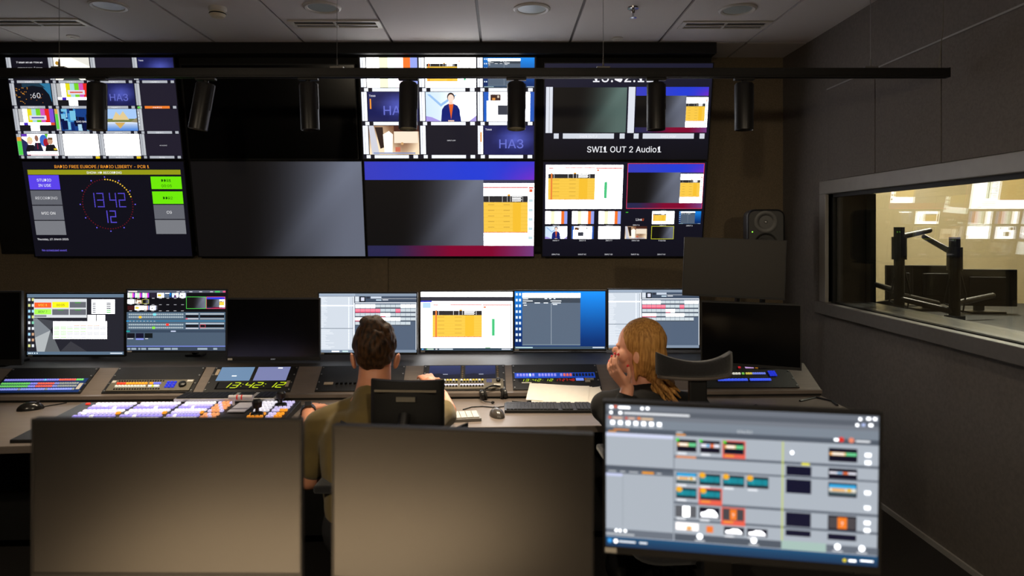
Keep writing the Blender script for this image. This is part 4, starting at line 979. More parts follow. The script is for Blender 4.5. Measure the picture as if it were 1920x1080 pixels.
def scr_m2(s):
    s.rect(0, 0, 1, 1, (10, 10, 16)); s.rect(0, 0, 1, .04, (84, 88, 102)); s.rect(.01, .01, .1, .03, (225, 215, 210)); s.rect(.89, .012, .94, .035, (60, 190, 90)); s.rect(.97, .01, 1, .035, (220, 80, 120))
    for x in (.5, .55, .63, .73, .84): s.rect(x, .018, x + .03, .03, (205, 208, 215))
    row = [pic_bars_plain, pic_bars_plain, pic_bars_plain, pic_dark, pic_rundown, pic_desktop, pic_presenter, pic_doc]
    for i, f in enumerate(row): f(s.view(.005 + i * .075, .045, .072 + i * .075, .12)); s.rect(.025 + i * .075, .128, .052 + i * .075, .136, (200, 200, 205))
    for i, f in enumerate((lambda v: pic_fill(v, (250, 250, 252)), pic_warm, pic_grad)): f(s.view(.005 + i * .075, .15, .072 + i * .075, .22)); s.rect(.025 + i * .075, .228, .052 + i * .075, .236, (200, 200, 205))
    s.frame(.155, .15, .222, .222, (205, 205, 90), .003)
    for i in range(3, 8): s.rect(.025 + i * .075, .235, .052 + i * .075, .243, (170, 170, 178))
    for i, f in enumerate((lambda v: pic_dark(v, (60, 20, 22)), pic_rundown, pic_bars_hot, pic_doc)): f(s.view(.005 + i * .075, .255, .072 + i * .075, .325))
    for i in range(8): s.rect(.025 + i * .075, .336, .052 + i * .075, .344, (190, 190, 196))
    pic_grad(s.view(.605, .11, .8, .3)); s.frame(.602, .105, .803, .305, (80, 210, 80), .004); pic_program(s.view(.81, .11, .995, .3)); s.frame(.806, .105, .998, .305, (230, 90, 120), .004)
    s.rect(0, .36, 1, .5, (72, 92, 110)); s.rect(0, .515, 1, .655, (72, 92, 110)); s.rect(0, .5, 1, .515, (48, 120, 160)); s.rect(0, .655, 1, .7, (52, 66, 84)); s.rect(0, .7, 1, .92, (70, 86, 104)); s.rect(0, .92, 1, .935, (110, 125, 205)); s.rect(0, .935, 1, 1, (52, 64, 80))
    for y in (.385, .43, .555, .605):
        for i in range(26): s.rect(.02 + i * .0215, y, .038 + i * .0215, y + .026, (158, 172, 180))
    s.rect(.125, .425, .152, .462, (250, 190, 40)); s.rect(.27, .38, .3, .418, (120, 220, 230)); s.rect(.4, .548, .43, .588, (235, 60, 50)); s.rect(.26, .6, .29, .64, (130, 220, 60))
    for y in (.38, .54):
        s.rect(.6, y, .73, y + .02, (190, 198, 205)); s.rect(.745, y, .99, y + .02, (175, 182, 190)); s.rect(.6, y + .03, .73, y + .07, (16, 16, 24)); s.rect(.745, y + .03, .99, y + .07, (10, 10, 16)); s.rect(.6, y + .08, .73, y + .1, (190, 190, 200)); s.rect(.745, y + .08, .99, y + .1, (150, 156, 164))
    s.frame(.745, .565, .8, .62, (225, 70, 90), .003); s.rect(.6, .46, .62, .475, (220, 50, 90))
    for i in range(8): s.rect(.03 + i * .035, .508, .048 + i * .035, .514, (205, 215, 225))
    s.rect(0, .5, .03, .516, (40, 150, 210)); s.rect(0, .665, .035, .69, (30, 150, 150)); s.rect(.45, .668, .5, .688, (185, 195, 220))
    for i, c in enumerate(((18, 18, 26), (20, 18, 40), (16, 22, 24))): s.rect(.005 + i * .09, .71, .085 + i * .09, .79, c)
    s.rect(.095, .795, .175, .82, (130, 140, 225)); s.rect(.01, .795, .07, .805, (215, 218, 224)); s.rect(.19, .795, .22, .805, (215, 218, 224))
    for x, w in ((.01, .03), (.05, .05), (.12, .02), (.15, .05), (.22, .12), (.38, .07), (.46, .06), (.72, .1), (.88, .04)): s.rect(x, .955, x + w, .985, (150, 165, 178))
def scr_grid(s):
    s.rect(0, 0, 1, 1, (78, 92, 112)); s.rect(0, 0, 1, .045, (126, 140, 158)); s.rect(0, .05, .35, .955, (196, 204, 214)); s.rect(.35, .05, .365, .955, (222, 226, 232)); s.rect(0, .955, 1, 1, (120, 134, 152)); s.rect(0, .0, .37, .045, (150, 164, 182))
    for k in range(40):
        w = .03 + .05 * random.random() if k < 25 else .05 + .1 * random.random()
        s.rect(.012, .07 + k * .0218, .012 + w, .077 + k * .0218, (222, 227, 233)); s.rect(.3, .07 + k * .0218, .31, .076 + k * .0218, (232, 236, 242)); s.rect(.343, .07 + k * .0218, .348, .08 + k * .0218, (60, 68, 82))
    s.rect(.0, .195, .35, .215, (228, 232, 236)); s.rect(0, .585, .35, .597, (126, 136, 148))
    s.rect(.36, .05, 1, .16, (62, 74, 92)); s.rect(.37, .05, .41, .14, (205, 212, 220)); s.rect(.42, .05, .475, .14, (10, 10, 14)); s.rect(.43, .065, .465, .125, (205, 208, 226)); s.rect(.485, .055, .52, .085, (40, 44, 56)); s.rect(.53, .05, .64, .085, (190, 200, 214)); s.rect(.64, .085, 1, .09, (220, 222, 228)); s.rect(.585, .1, .64, .12, (190, 210, 225)); s.rect(.65, .1, .71, .115, (200, 205, 214))
    s.rect(.37, .15, 1, .165, (222, 226, 232))
    pink = {(1, i) for i in range(5)} | {(1, 8)}; half = {(3, 0), (3, 1), (3, 2), (2, 5)}; wht = {(0, 0), (0, 1), (0, 2), (0, 3), (0, 9), (0, 10), (0, 11), (2, 6), (3, 5), (3, 6), (3, 7), (3, 8)}
    for j in range(5):
        for i in range(12):
            if j == 4 and i == 11: continue
            x, y = .372 + i * .0517, .185 + j * .073
            c = (236, 130, 150) if (j, i) in pink else ((252, 250, 246) if (j, i) in wht or (j, i) in half else (192, 202, 208))
            s.rect(x, y, x + .049, y + .05, c); s.rect(x, y + .05, x + .049, y + .066, (190, 40, 78) if (j, i) in pink or (j, i) in half else ((205, 212, 216) if (j, i) in wht else (66, 74, 86)))
    s.rect(.992, .17, 1, .95, (205, 210, 216)); s.rect(.13, .965, .21, .99, (225, 228, 234)); s.rect(.24, .965, .3, .99, (190, 215, 215))
def scr_page(s):
    s.rect(0, 0, 1, 1, (254, 254, 255)); pic_rundown(s.view(.1, .17, .985, .93)); s.rect(0, .085, 1, .16, (56, 56, 66)); s.rect(0, .15, .12, .175, (40, 44, 190)); s.rect(.02, .18, .11, .28, (190, 225, 248)); s.rect(.975, .19, .99, .95, (205, 206, 210))
    s.rect(.7, .06, .78, .065, (210, 210, 214)); s.rect(0, .955, 1, 1, (58, 76, 92))
    for x, w, c in ((.01, .02, (90, 170, 230)), (.06, .02, (110, 200, 100)), (.07, .07, (190, 215, 200)), (.16, .02, (220, 220, 220)), (.2, .15, (200, 215, 225)), (.88, .1, (205, 212, 222))): s.rect(x, .967, x + w, .988, c)
    s.rect(.7, .945, .76, .955, (110, 210, 70))
def arc_arm(tmon, side):
    l = tmon.location; h = .2; arm(tmon, l.x, l.y + .045, l.z + h, max(l.y + .12, 3.85) if l.y < 3.85 else l.y + .12, side)
MON = [
 ('monitor showing desktop with timer windows over a faceted wallpaper', 48, 234, 549, 669, 3.70, scr_m1, 1.0, -.255, None),
 ('monitor showing mixer software with preview pictures and key rows', 236, 425, 542, 661, 3.66, scr_m2, 1.0, -.262, None),
 ('switched-off black monitor with maker name on its lower bezel', 424, 600, 559, 676, 3.62, None, 1, -.24, 'SONY'),
 ('monitor showing list and pink-grey grid behind the seated man', 596, 783, 548, 665, 3.72, scr_grid, 1.0, -.262, None),
 ('monitor showing white web page with amber table', 787, 963, 545, 661, 3.90, scr_page, .85, -.262, None),
 ('monitor showing blue desktop with grey window', 963, 1137, 544, 658, 3.95, lambda s: pic_desktop(s, True), 1.0, -.262, None),
 ('monitor showing list and pink-grey grid behind the seated woman', 1139, 1313, 541, 656, 3.93, scr_grid, 1.0, -.26, None)]
sides = [.02, .02, -.02, .03, -.16, .09, -.1]
names = ['timer desktop', 'mixer software', 'switched-off', "man's grid", 'amber table', 'blue desktop', "woman's grid"]
for (lb, x0, x1, yt, yb, Z, sc, st, tg, lg), sd, nm in zip(MON, sides, names):
    bz = (.006, .007, .02) if lg else (.006, .007, .011)
    t = pmon(lb, x0, x1, yt, yb, Z, scr=sc, strength=st * 1.25, tag_at=tg, logo=lg, bez=bz)
    arc_arm(t, sd)
# large dark monitor and the tall one at the right end
a, b = P(1314, 683, 3.52), P(1503, 694, 3.34)
t = monitor('large switched-off black monitor at the right end of the console', (a.x + b.x) / 2, (a.y + b.y) / 2, (a.z + b.z) / 2, math.hypot(b.x - a.x, b.y - a.y), .325, yaw=-math.degrees(math.atan2(a.y - b.y, b.x - a.x)), depth=.05)
l = t.location; arm(t, l.x + .02, l.y + .055, l.z + .17, 3.75, .0)
a, b = P(1288, 554, 3.76), P(1463, 563, 3.66)
m_off2 = mat('off_screen_painted_reflection', (40, 36, 31), 0.5)  # warm room reflection put into the brown base colour
t = monitor('blank monitor with painted warm reflection raised high in front of the loudspeaker', (a.x + b.x) / 2, (a.y + b.y) / 2, (a.z + b.z) / 2, .535, .322, yaw=-9, roll=2.0, off_m=m_off2, bez=(.004, .004, .012))
l = t.location
arm(t, l.x + .1, l.y + .075, l.z + .17, l.y + .22, .0)
a = P(22, 690, 3.35)
t = monitor('switched-off black monitor beside the timer desktop monitor', a.x - .27, 3.4, a.z, .54, .372, yaw=4, bez=(.008, .008, .03), depth=.05)
stand(t, a.x - .27, 3.62, .835, 1.1, 3.45)

# loudspeaker on a stand by the back wall
sp = P(1437, 452, 4.55)
t = thing('loudspeaker', 'dark rounded studio loudspeaker with green pilot light by the back wall', 'speaker', (sp.x, 4.6, 1.33), (0, 0, R(-12)))
b = MB().prism(rrect(.237, .35, .05), 0, .2, Matrix.Translation((0, .1, .175)) @ Matrix.Rotation(R(90), 4, 'X')); b.build('cabinet', mat('speaker_grey', (24, 24, 24), .45, noise=.05), t, bevel=.012, smooth=40)
fr = Matrix.Translation((0, -.1, 0)) @ Matrix.Rotation(R(90), 4, 'X')
MB().lathe([(.075, 0), (.078, .004), (.07, .004), (.03, -.012), (.02, -.006)], (0, .12, 0), 28, fr).build('woofer', m_knob, t, smooth=40)
MB().lathe([(.075, .001), (.05, .003), (.02, -.006), (.011, .002)], (0, .265, 0), 28, fr).build('tweeter_horn', mat('speaker_horn', (30, 30, 30), .35), t, smooth=40)
MB().ell((0, -.101, .265), (.01, .004, .01)).build('tweeter_dome', mat('dome', (150, 150, 150), .3, .6), t, smooth=60)
MB().ell((-.085, -.101, .2), (.004, .002, .004)).build('pilot_light', mat('green_led', (130, 230, 60), .3, emit=2.5), t)
t = thing('speaker_stand', 'black pole stand under the studio loudspeaker', 'stand', (sp.x, 4.62, 0))
MB().lathe([(.16, 0), (.16, .01), (.02, .02)], n=24).build('base', m_black, t); MB().cyl((0, 0, .02), (0, 0, 1.318), .018, n=12).build('pole', m_black, t); MB().box(-.1, .1, -.08, .08, 1.318, 1.33).build('top_plate', m_black, t)

# ================================================================== monitors of the near desk
m_off_near = mat('off_screen_near', (10, 9, 9), 0.36, spec=1.0, noise=.03, scale=300)
NG = 'monitors on the near desk'
def near(label, x0, y0, Z0, x1, y1, Z1, h, **k):
    a, b = P(x0, y0, Z0), P(x1, y1, Z1); zt = (a.z + b.z) / 2
    return monitor(label, (a.x + b.x) / 2, (a.y + b.y) / 2, zt - h, math.hypot(b.x - a.x, b.y - a.y), h, yaw=math.degrees(math.atan2(b.y - a.y, b.x - a.x)), group=NG, **k)
nm1 = near('blank switched-off monitor standing square in front of the vision mixer', 58, 785, 1.376, 565, 787, 1.372, .325, off_m=m_off_near, bez=(.0035, .0035, .014))
nm2 = near("blank switched-off monitor in front of the seated man's chair", 622, 797, 1.40, 1113, 815, 1.335, .325, off_m=m_off_near, bez=(.0035, .0035, .014))
def scr_near(s):
    BG = (176, 184, 194); DK = (84, 92, 104); W = (240, 242, 246)
    s.rect(0, 0, 1, 1, BG)
    s.rect(0, 0, 1, .04, (112, 118, 128)); s.rect(0, .04, 1, .075, (92, 98, 108)); s.rect(0, .075, 1, .105, (120, 126, 136)); s.rect(0, .105, 1, .165, (128, 138, 150)); s.rect(0, .165, 1, .2, (84, 92, 104))
    for x, y, w, c in ((.015, .012, .012, W), (.032, .008, .01, (235, 100, 60)), (.048, .014, .045, W), (.135, .014, .01, W), (.155, .012, .012, W), (.015, .05, .01, W), (.05, .05, .012, W), (.07, .052, .25, (225, 228, 232)), (.01, .085, .01, (235, 100, 60)), (.025, .088, .04, (225, 190, 170)), (.075, .086, .008, (235, 90, 60)), (.087, .088, .025, (230, 190, 170)), (.122, .084, .012, (245, 130, 40)), (.137, .088, .045, (235, 200, 160)), (.93, .02, .01, W), (.957, .015, .014, W), (.98, .015, .012, W), (.92, .06, .01, W), (.94, .057, .013, (190, 205, 250)), (.965, .057, .014, W)): s.rect(x, y, x + w, y + (.018 if w < .02 else .014), c)
    for i in range(7): s.rect(.018 + i * .03, .115, .034 + i * .03, .14, W); s.rect(.015 + i * .03, .146, .037 + i * .03, .153, (215, 220, 226))
    s.text('134212', .525, .16, .026, (205, 210, 216)); s.rect(.03, .172, .09, .18, (240, 150, 60)); s.rect(.01, .187, .04, .195, (240, 160, 50)); s.rect(.27, .172, .295, .18, (215, 218, 224)); s.rect(.27, .187, .305, .197, (245, 160, 40))
    s.dot(.87, .17, .01, .018, (225, 50, 40), 10); s.rect(.845, .165, .86, .18, W); s.dot(.905, .172, .01, .018, (240, 140, 110), 10); s.rect(.92, .17, .97, .182, (225, 228, 232))
    s.rect(0, .2, .26, .225, (214, 220, 246)); s.rect(0, .43, .26, .46, DK); s.rect(0, .46, .26, .485, (96, 104, 116)); s.rect(.14, .463, .185, .478, (245, 160, 40)); s.rect(0, .485, .065, .505, (205, 212, 244)); s.rect(.0645, .49, .066, .86, (140, 148, 158)); s.rect(.26, .2, .264, .88, (128, 136, 148))
    for x, w in ((.01, .03), (.055, .02), (.09, .035), (.195, .02)): s.rect(x, .467, x + w, .474, (205, 210, 216))
    def clip(x, y, w, h, f, sel=False, yl=False):
        s.rect(x, y, x + w, y + h, (70, 72, 78))
        if sel: s.rect(x - .005, y - .008, x + w + .005, y + h + .035, (240, 100, 80)); s.rect(x, y, x + w, y + h, (70, 72, 78))
        f(s.view(x + .003, y + .004, x + w - .003, y + h - .004)); s.rect(x + .004, y + h + .006, x + w * .5, y + h + .018, (250, 160, 60) if sel else (226, 229, 234))
        if yl: s.dot(x + .012, y + .012, .012, .02, (250, 180, 40), 10)
    def lower(v): v.rect(0, 0, 1, 1, (14, 12, 34)); v.rect(0, .25, 1, .55, (250, 180, 100)); v.rect(.1, .28, .55, .52, (250, 240, 225)); v.rect(.6, .25, 1, .55, (110, 215, 150))
    def lower2(v): v.rect(0, 0, 1, 1, (14, 12, 34)); v.rect(0, .25, 1, .55, (225, 225, 235)); v.rect(.3, .28, .5, .52, (110, 180, 225)); v.rect(.5, .25, .7, .55, (240, 120, 70))
    def teal(v): v.rect(0, 0, 1, 1, (22, 48, 60)); v.rect(0, .2, 1, .75, (22, 140, 155)); v.rect(.25, .2, .3, .75, (40, 165, 180)); v.rect(.7, .2, .75, .75, (16, 118, 134)); v.rect(.6, .78, 1, .95, (40, 44, 50))
    def beach(v): v.rect(0, 0, 1, .35, (60, 170, 225)); v.rect(0, .35, 1, .7, (235, 230, 215)); v.rect(.1, .4, .6, .62, (240, 170, 70)); v.dot(.75, .5, .1, .18, (240, 190, 50), 10); v.rect(0, .7, 1, 1, (70, 90, 96))
    def car(v): v.rect(0, 0, 1, 1, (18, 18, 40)); v.poly([(.06, .75), (.06, .5), (.3, .4), (.42, .2), (.7, .2), (.85, .45), (.94, .75)], (244, 244, 248)); v.rect(.06, .8, .94, .92, (236, 236, 242))
    def strip(v): v.rect(0, 0, 1, 1, (96, 98, 104)); v.rect(.35, .02, .7, .98, (248, 248, 250))
    def quest(v): v.rect(0, 0, 1, 1, (76, 72, 76)); v.rect(.33, 0, .68, 1, (250, 130, 40)); v.text('?', .5, .75, .5, (255, 245, 235))
    for i, f in enumerate((lower, lower2, lower)): clip(.272 + i * .088, .222, .075, .085, f, i == 2)
    for q in (0, 1, 2): s.dot(.275 + q * .088, .226, .007, .012, (70, 220, 60), 6)
    s.rect(.264, .335, 1, .352, (96, 104, 116)); s.rect(.27, .337, .345, .35, (240, 150, 90)); s.rect(.264, .43, 1, .442, (96, 104, 116)); s.rect(.264, .655, 1, .672, (96, 104, 116)); s.rect(.264, .775, 1, .79, (96, 104, 116))
    clip(.27, .45, .078, .078, beach)
    for i in range(3): clip(.357 + i * .088, .45, .08, .08, teal, yl=True)
    clip(.27, .555, .078, .075, teal, yl=True); clip(.36, .555, .078, .075, teal, True, True)
    clip(.268, .68, .078, .08, strip); clip(.357, .68, .078, .08, car); clip(.445, .68, .078, .08, quest, True)
    s.rect(.27, .8, .355, .85, (246, 236, 232)); s.rect(.31, .82, .33, .85, (245, 180, 110)); s.rect(.385, .81, .41, .855, (250, 130, 50)); clip(.45, .805, .075, .055, car); clip(.535, .805, .075, .055, car)
    s.rect(.66, .2, .665, .93, (205, 215, 110)); s.rect(.66, .87, .82, .93, (170, 196, 188))
    for y0, y1 in ((.36, .425), (.45, .545), (.675, .77), (.795, .835)): s.rect(.675, y0, .765, y1, (14, 16, 44))
    s.rect(.73, .337, .758, .352, (240, 232, 30))
    for y0, y1, f in ((.225, .315, lower), (.36, .43, lower2), (.455, .55, beach), (.675, .775, quest)): s.rect(.825, y0, .925, y1, (14, 12, 34)); f(s.view(.828, y0 + .012, .922, y1 - .012))
    s.rect(.825, .8, .925, .84, (14, 16, 44))
    for y in (.25, .3, .5, .6, .7, .75): s.rect(.952, y, .972, y + .022, W); s.rect(.955, y + .028, .97, y + .033, (220, 224, 230))
    s.rect(0, .875, .26, .925, (110, 118, 130)); s.rect(.264, .875, .66, .925, (84, 92, 104)); s.rect(.82, .875, 1, .925, (104, 112, 124))
    for x in (.36, .56, .86, .945): s.dot(x, .885, .011, .02, W, 10); s.rect(x - .018, .91, x + .018, .918, (220, 224, 230))
    for x in (.04, .055, .075): s.dot(x, .885, .006, .011, W, 8)
    s.rect(.0, .905, .11, .915, (205, 210, 216))
    s.grad(0, .93, 1, 1, lambda a, b: mixc((30, 84, 124), (24, 52, 86), b), 4, 2); s.dot(.015, .96, .009, .017, (60, 160, 240), 10); s.dot(.038, .962, .008, .015, (240, 240, 240), 10); s.dot(.038, .962, .004, .007, (235, 80, 60), 8); s.rect(.05, .955, .115, .968, (225, 232, 240)); s.rect(.13, .955, .16, .968, (225, 232, 240)); s.dot(.885, .972, .007, .012, (240, 220, 40), 8); s.rect(.9, .965, .925, .978, W); s.rect(.94, .962, .985, .97, W)
    s.dot(.695, .27, .006, .012, (245, 246, 250), 8)
nm3 = near('lit monitor showing graphics playout software on the near desk', 1131, 748, 1.43, 1651, 770, 1.337, .322, scr=scr_near, strength=1.0, pitch=2.5, bez=(.006, .007, .016), tag_at=-.265)
m_nd = mat('near_desk_laminate', (188, 172, 152), .5, noise=.1, scale=10, stretch=(1, 12, 1))
t = thing('near_desk', 'grey laminate desk under the three near monitors', 'desk', (0, 1.2, 0))
MB().box(-1.6, 1.3, -.5, .38, .69, .72).build('worktop', m_nd, t, bevel=.003)
MB().box(-1.55, 1.25, .34, .36, .1, .69).build('modesty_panel', m_black, t)
for x in (-1.55, 1.22): MB().box(x, x + .03, -.4, .34, 0, .69).build('end_panel', m_shelf, t)
for m_ in (nm1, nm2, nm3):
    l = m_.location; stand(m_, l.x, l.y + .12, .72, l.z + .2, l.y + .048)

# ================================================================== things seen through the window
t = thing('studio_desk', 'dark vented desk in the room behind the window', 'desk', (3.3, 4.1, 0))
MB().box(-.65, 1.6, -.55, .95, .96, 1.0).build('top', m_black, t); MB().box(-.6, 1.55, -.5, -.47, .0, .96).build('front', mat('studio_front', (40, 42, 38), .6), t)
v = MB()
for k in range(40): v.box(-.55 + k * .05, -.53 + k * .05, -.508, -.5, .78, .93)
v.build('vent_slats', m_black, t, kind='stuff')
for x in (-.6, 1.52): MB().box(x, x + .03, -.47, .15, 0, .96).build('end_panel', m_black, t)
def studio_mon(label, px, py, Z, w, yaw, h=.3):
    p = P(px, py, Z); t = thing('monitor', label, 'monitor', (p.x, p.y, p.z), (0, 0, R(yaw)), 'monitors behind the window')
    MB().box(-w / 2, w / 2, 0, .02, 0, h).build('housing', m_mon, t, bevel=.003); MB().box(-w * .3, w * .3, -.02, 0, h * .2, h * .8).build('rear_cover', m_mon, t, bevel=.006)
    MB().box(-w / 2 + .008, w / 2 - .008, .02, .022, .008, h - .008).build('display', m_off, t)
    stand(t, p.x, p.y + .06, 1.0, p.z + .2, p.y + .024)
studio_mon('back of a black monitor behind the window beside the pole', 1688, 566, 4.85, .2, 0, .26)
studio_mon('back of a black monitor behind the window in the middle', 1752, 570, 4.6, .27, -6, .26)
studio_mon('back of a black monitor behind the window near the cream gap', 1850, 574, 4.45, .36, -10, .24)
def pole(label, px, Z, top, arms):
    p = P(px, 600, Z); t = thing('studio_monitor_pole', label, 'monitor arm', (p.x, Z, 1.0), group='poles behind the window')
    MB().cyl((0, 0, 0), (0, 0, top - 1.0), .03, n=14).build('post', m_black, t); MB().cyl((0, 0, 0), (0, 0, .03), .055, n=16).build('foot', m_black, t)
    MB().cyl((0, 0, top - 1.2), (0, 0, top - 1.06), .042, n=14).build('sleeve', m_mon, t)
    for a, b in arms: MB().cap(a, b, .02, .016, 10).build('arm', mat('arm_grey', (70, 68, 66), .4, .5), t, smooth=50)
    MB().tube([(.03, 0, .3), (.08, .02, .15), (.05, 0, .05), (-.05, .02, .1), (-.03, 0, .25)], .006, 6).build('cable_loop', m_cab, t)
pole('black pole with folded arms behind the window near its dark jamb', 1686, 4.22, 1.56, [((0, 0, .16), (-.07, .2, .2)), ((0, 0, .1), (-.07, .3, .04)), ((0, 0, .14), (.3, .1, .08)), ((0, 0, .5), (.25, .1, .54))])
pole('black pole with a raised arm behind the window, right of another', 1790, 4.1, 1.5, [((0, 0, .1), (.3, .1, .14)), ((0, 0, .4), (-.12, .1, .5)), ((0, 0, .05), (-.28, .05, .12))])
# ================================================================== people and chairs
m_skin = mat('skin', (205, 140, 108), 0.5, noise=0.05, scale=25)
m_skin.node_tree.nodes['Principled BSDF'].inputs['Subsurface Weight'].default_value = 0.08
def hair_mat(name, c1, c2, sc=(60, 60, 5)):
    m = bpy.data.materials.new(name); m.use_nodes = True; nt = m.node_tree; b = nt.nodes['Principled BSDF']
    tc = nt.nodes.new('ShaderNodeTexCoord'); mp = nt.nodes.new('ShaderNodeMapping'); nz = nt.nodes.new('ShaderNodeTexNoise'); rp = nt.nodes.new('ShaderNodeValToRGB'); bp = nt.nodes.new('ShaderNodeBump')
    mp.inputs['Scale'].default_value = sc; nz.inputs['Scale'].default_value = 2.0; nz.inputs['Detail'].default_value = 4
    rp.color_ramp.elements[0].color = (*lin(c1), 1); rp.color_ramp.elements[1].color = (*lin(c2), 1); rp.color_ramp.elements[0].position = .35; rp.color_ramp.elements[1].position = .65
    bp.inputs['Strength'].default_value = .45; bp.inputs['Distance'].default_value = .006
    nt.links.new(tc.outputs['Object'], mp.inputs[0]); nt.links.new(mp.outputs[0], nz.inputs['Vector']); nt.links.new(nz.outputs['Fac'], rp.inputs[0]); nt.links.new(rp.outputs[0], b.inputs['Base Color']); nt.links.new(nz.outputs['Fac'], bp.inputs['Height']); nt.links.new(bp.outputs[0], b.inputs['Normal'])
    b.inputs['Roughness'].default_value = .6; b.inputs['Specular IOR Level'].default_value = .25
    return m
def skinpart(name, mb, vox, m, parent, off, sm=6, disp=0, sc=30):
    mb.v = [(p[0] - off[0], p[1] - off[1], p[2] - off[2]) for p in mb.v]
    me = remesh(mb, vox, sm, disp, sc); me.name = name
    return finish(name, me, m, parent)
def add_hand(b, wrist, d, up, L=.18, curl=35, spread=6, thumb_side=1):
    """palm and five tapering, bent fingers; d: pointing direction, up: back of the hand"""
    d = Vector(d).normalized(); up = Vector(up); up = (up - d * up.dot(d)).normalized(); s = d.cross(up) * thumb_side; w = Vector(wrist); k = L / .18
    pal = [w + d * .01, w + d * .05 * k + s * .0, w + d * .085 * k]
    for off in (-.028, -.010, .010, .028):
        b.cap(w + s * off * .55 * k, w + d * .088 * k + s * off * k, .016 * k, .0125 * k, 10)
    tips = []
    for i, (off, ln) in enumerate(((.03, .068), (.0105, .078), (-.0105, .072), (-.03, .056))):
        p = w + d * .088 * k + s * off * k; a = R(spread) * (off / .03); dd = (d * math.cos(a) + s * math.sin(a)).normalized(); r = .0088 * k
        for j, (fr, rr) in enumerate(((.42, .0085), (.32, .0078), (.26, .0068))):
            ang = R(curl) * (.6 + .5 * j) * (1 if j else .6); ax = dd
            dd = (dd * math.cos(ang) - up * math.sin(ang)).normalized() if j == 0 else (dd * math.cos(R(curl)) - (up * dd.dot(d) + d * -dd.dot(-up) * 0).normalized() * math.sin(R(curl))).normalized()
            q = p + dd * ln * fr * k; b.cap(p, q, r, rr * k, 8); r = rr * k; p = q
        tips.append((p, dd))
    p = w + s * .022 * k + d * .02 * k
    for v, ln, r0, r1 in ((s * .75 + d * .6 - up * .25, .045, .0125, .0105), (s * .3 + d * .9 - up * .35, .034, .0105, .0085)):
        q = p + v.normalized() * ln * k; b.cap(p, q, r0 * k, r1 * k, 8); p = q
    tips.append((p, v.normalized()))
    return tips

# ---------------------------------------------------------------- the man
hx, hy = xat(703, 2.65), 2.65
HC = Vector((hx, hy, 1.078))                       # centre of the skull
man = thing('person', 'short-haired person in olive t-shirt seated at the console, back turned', 'person', (hx, 2.42, .46))
MO = man.location.copy()
b = MB()
b.ell(HC + Vector((0, 0, .012)), (.076, .094, .098), nu=20, nv=14); b.ell(HC + Vector((0, .045, -.055)), (.058, .055, .06)); b.ell(HC + Vector((0, .1, -.03)), (.013, .016, .02))
b.ell(HC + Vector((0, .075, -.09)), (.035, .03, .022)); b.ell(HC + Vector((0, .094, -.072)), (.022, .01, .008))
for sx in (-1, 1):
    b.ell(HC + Vector((sx * .085, .0, -.045)), (.010, .021, .034), Euler((R(-8), R(sx * 12), R(sx * -18)))); b.ell(HC + Vector((sx * .033, .086, .0)), (.014, .01, .009))
b.cap(HC + Vector((0, .005, -.06)), HC + Vector((0, -.025, -.165)), .061, .066, 18); b.cap(HC + Vector((0, -.025, -.15)), HC + Vector((0, -.05, -.23)), .07, .1, 16)
# arms below the sleeves
LS, RS = Vector((hx - .195, 2.585, .785)), Vector((hx + .2, 2.59, .80))
LE, LW = P(572, 838, 2.52), P(577, 764, 2.98); LE = Vector((xat(580, 2.58), 2.58, .60)); LW = onz(578, 766, DZ + .045)
RE = P(838, 772, 2.75); RW = P(806, 716, 3.26)
def limb(b, a, c, r0, r1, bulge=1.08): m_ = a.lerp(c, .4); b.cap(a, m_, r0, r0 * bulge, 14); b.cap(m_, c, r0 * bulge, r1, 14)
limb(b, LS.lerp(LE, .3), LE, .044, .04); limb(b, LE, LW, .04, .027)
limb(b, RS.lerp(RE, .3), RE, .044, .04); limb(b, RE, RW, .04, .026)
add_hand(b, LW, Vector((.28, 1, -.1)), (0, -.1, 1), .175, 18, 6, -1)
add_hand(b, RW, Vector((-.28, .8, .1)), (0, -.3, 1), .17, 22, 5, 1)
skinpart('body', b, .0055, m_skin, man, MO, 5)
mh = hair_mat('short_brown_hair', (24, 15, 9), (74, 48, 26), (50, 50, 12))
b = MB(); b.ell(HC + Vector((0, -.006, .024)), (.084, .1, .1), nu=22, nv=14); b.ell(HC + Vector((0, -.04, -.018)), (.072, .05, .055)); b.ell(HC + Vector((.0, -.03, .108)), (.045, .05, .022), Euler((R(12), R(8), 0)))
b.ell(HC + Vector((-.02, .0, .112)), (.04, .05, .02), Euler((0, R(-14), R(30))))
ho = skinpart('hair', b, .005, mh, man, MO, 4, .007, 38)
random.seed(3)
# t-shirt: torso and sleeves
PEL = Vector((hx + .06, 2.38, .56)); CH = Vector((hx + .01, 2.55, .76))
b = MB()
b.cap(LS + Vector((.03, 0, .005)), RS + Vector((-.03, 0, .0)), .07, .07, 18); b.cap(HC + Vector((0, -.05, -.185)), CH + Vector((0, -.02, .03)), .078, .12, 18)
b.cap(HC + Vector((-.05, -.05, -.228)), LS + Vector((.01, 0, .012)), .062, .07, 14); b.cap(HC + Vector((.05, -.05, -.228)), RS + Vector((-.01, 0, .012)), .062, .07, 14)
for sx in (-1, 1): b.cap(CH + Vector((sx * .085, 0, -.0)), PEL + Vector((sx * .07, 0, 0)), .115, .112, 16)
b.cap(CH, PEL, .13, .13, 16)
b.cap(LS, LS.lerp(LE, .72), .066, .056, 16); b.cap(RS, RS.lerp(RE, .8), .07, .058, 16)
m_shirt = mat('olive_cotton', (104, 88, 46), .9, noise=.12, scale=14, bump=.25, sheen=.2)
skinpart('t_shirt', b, .008, m_shirt, man, MO, 6, .006, 16)
b = MB()
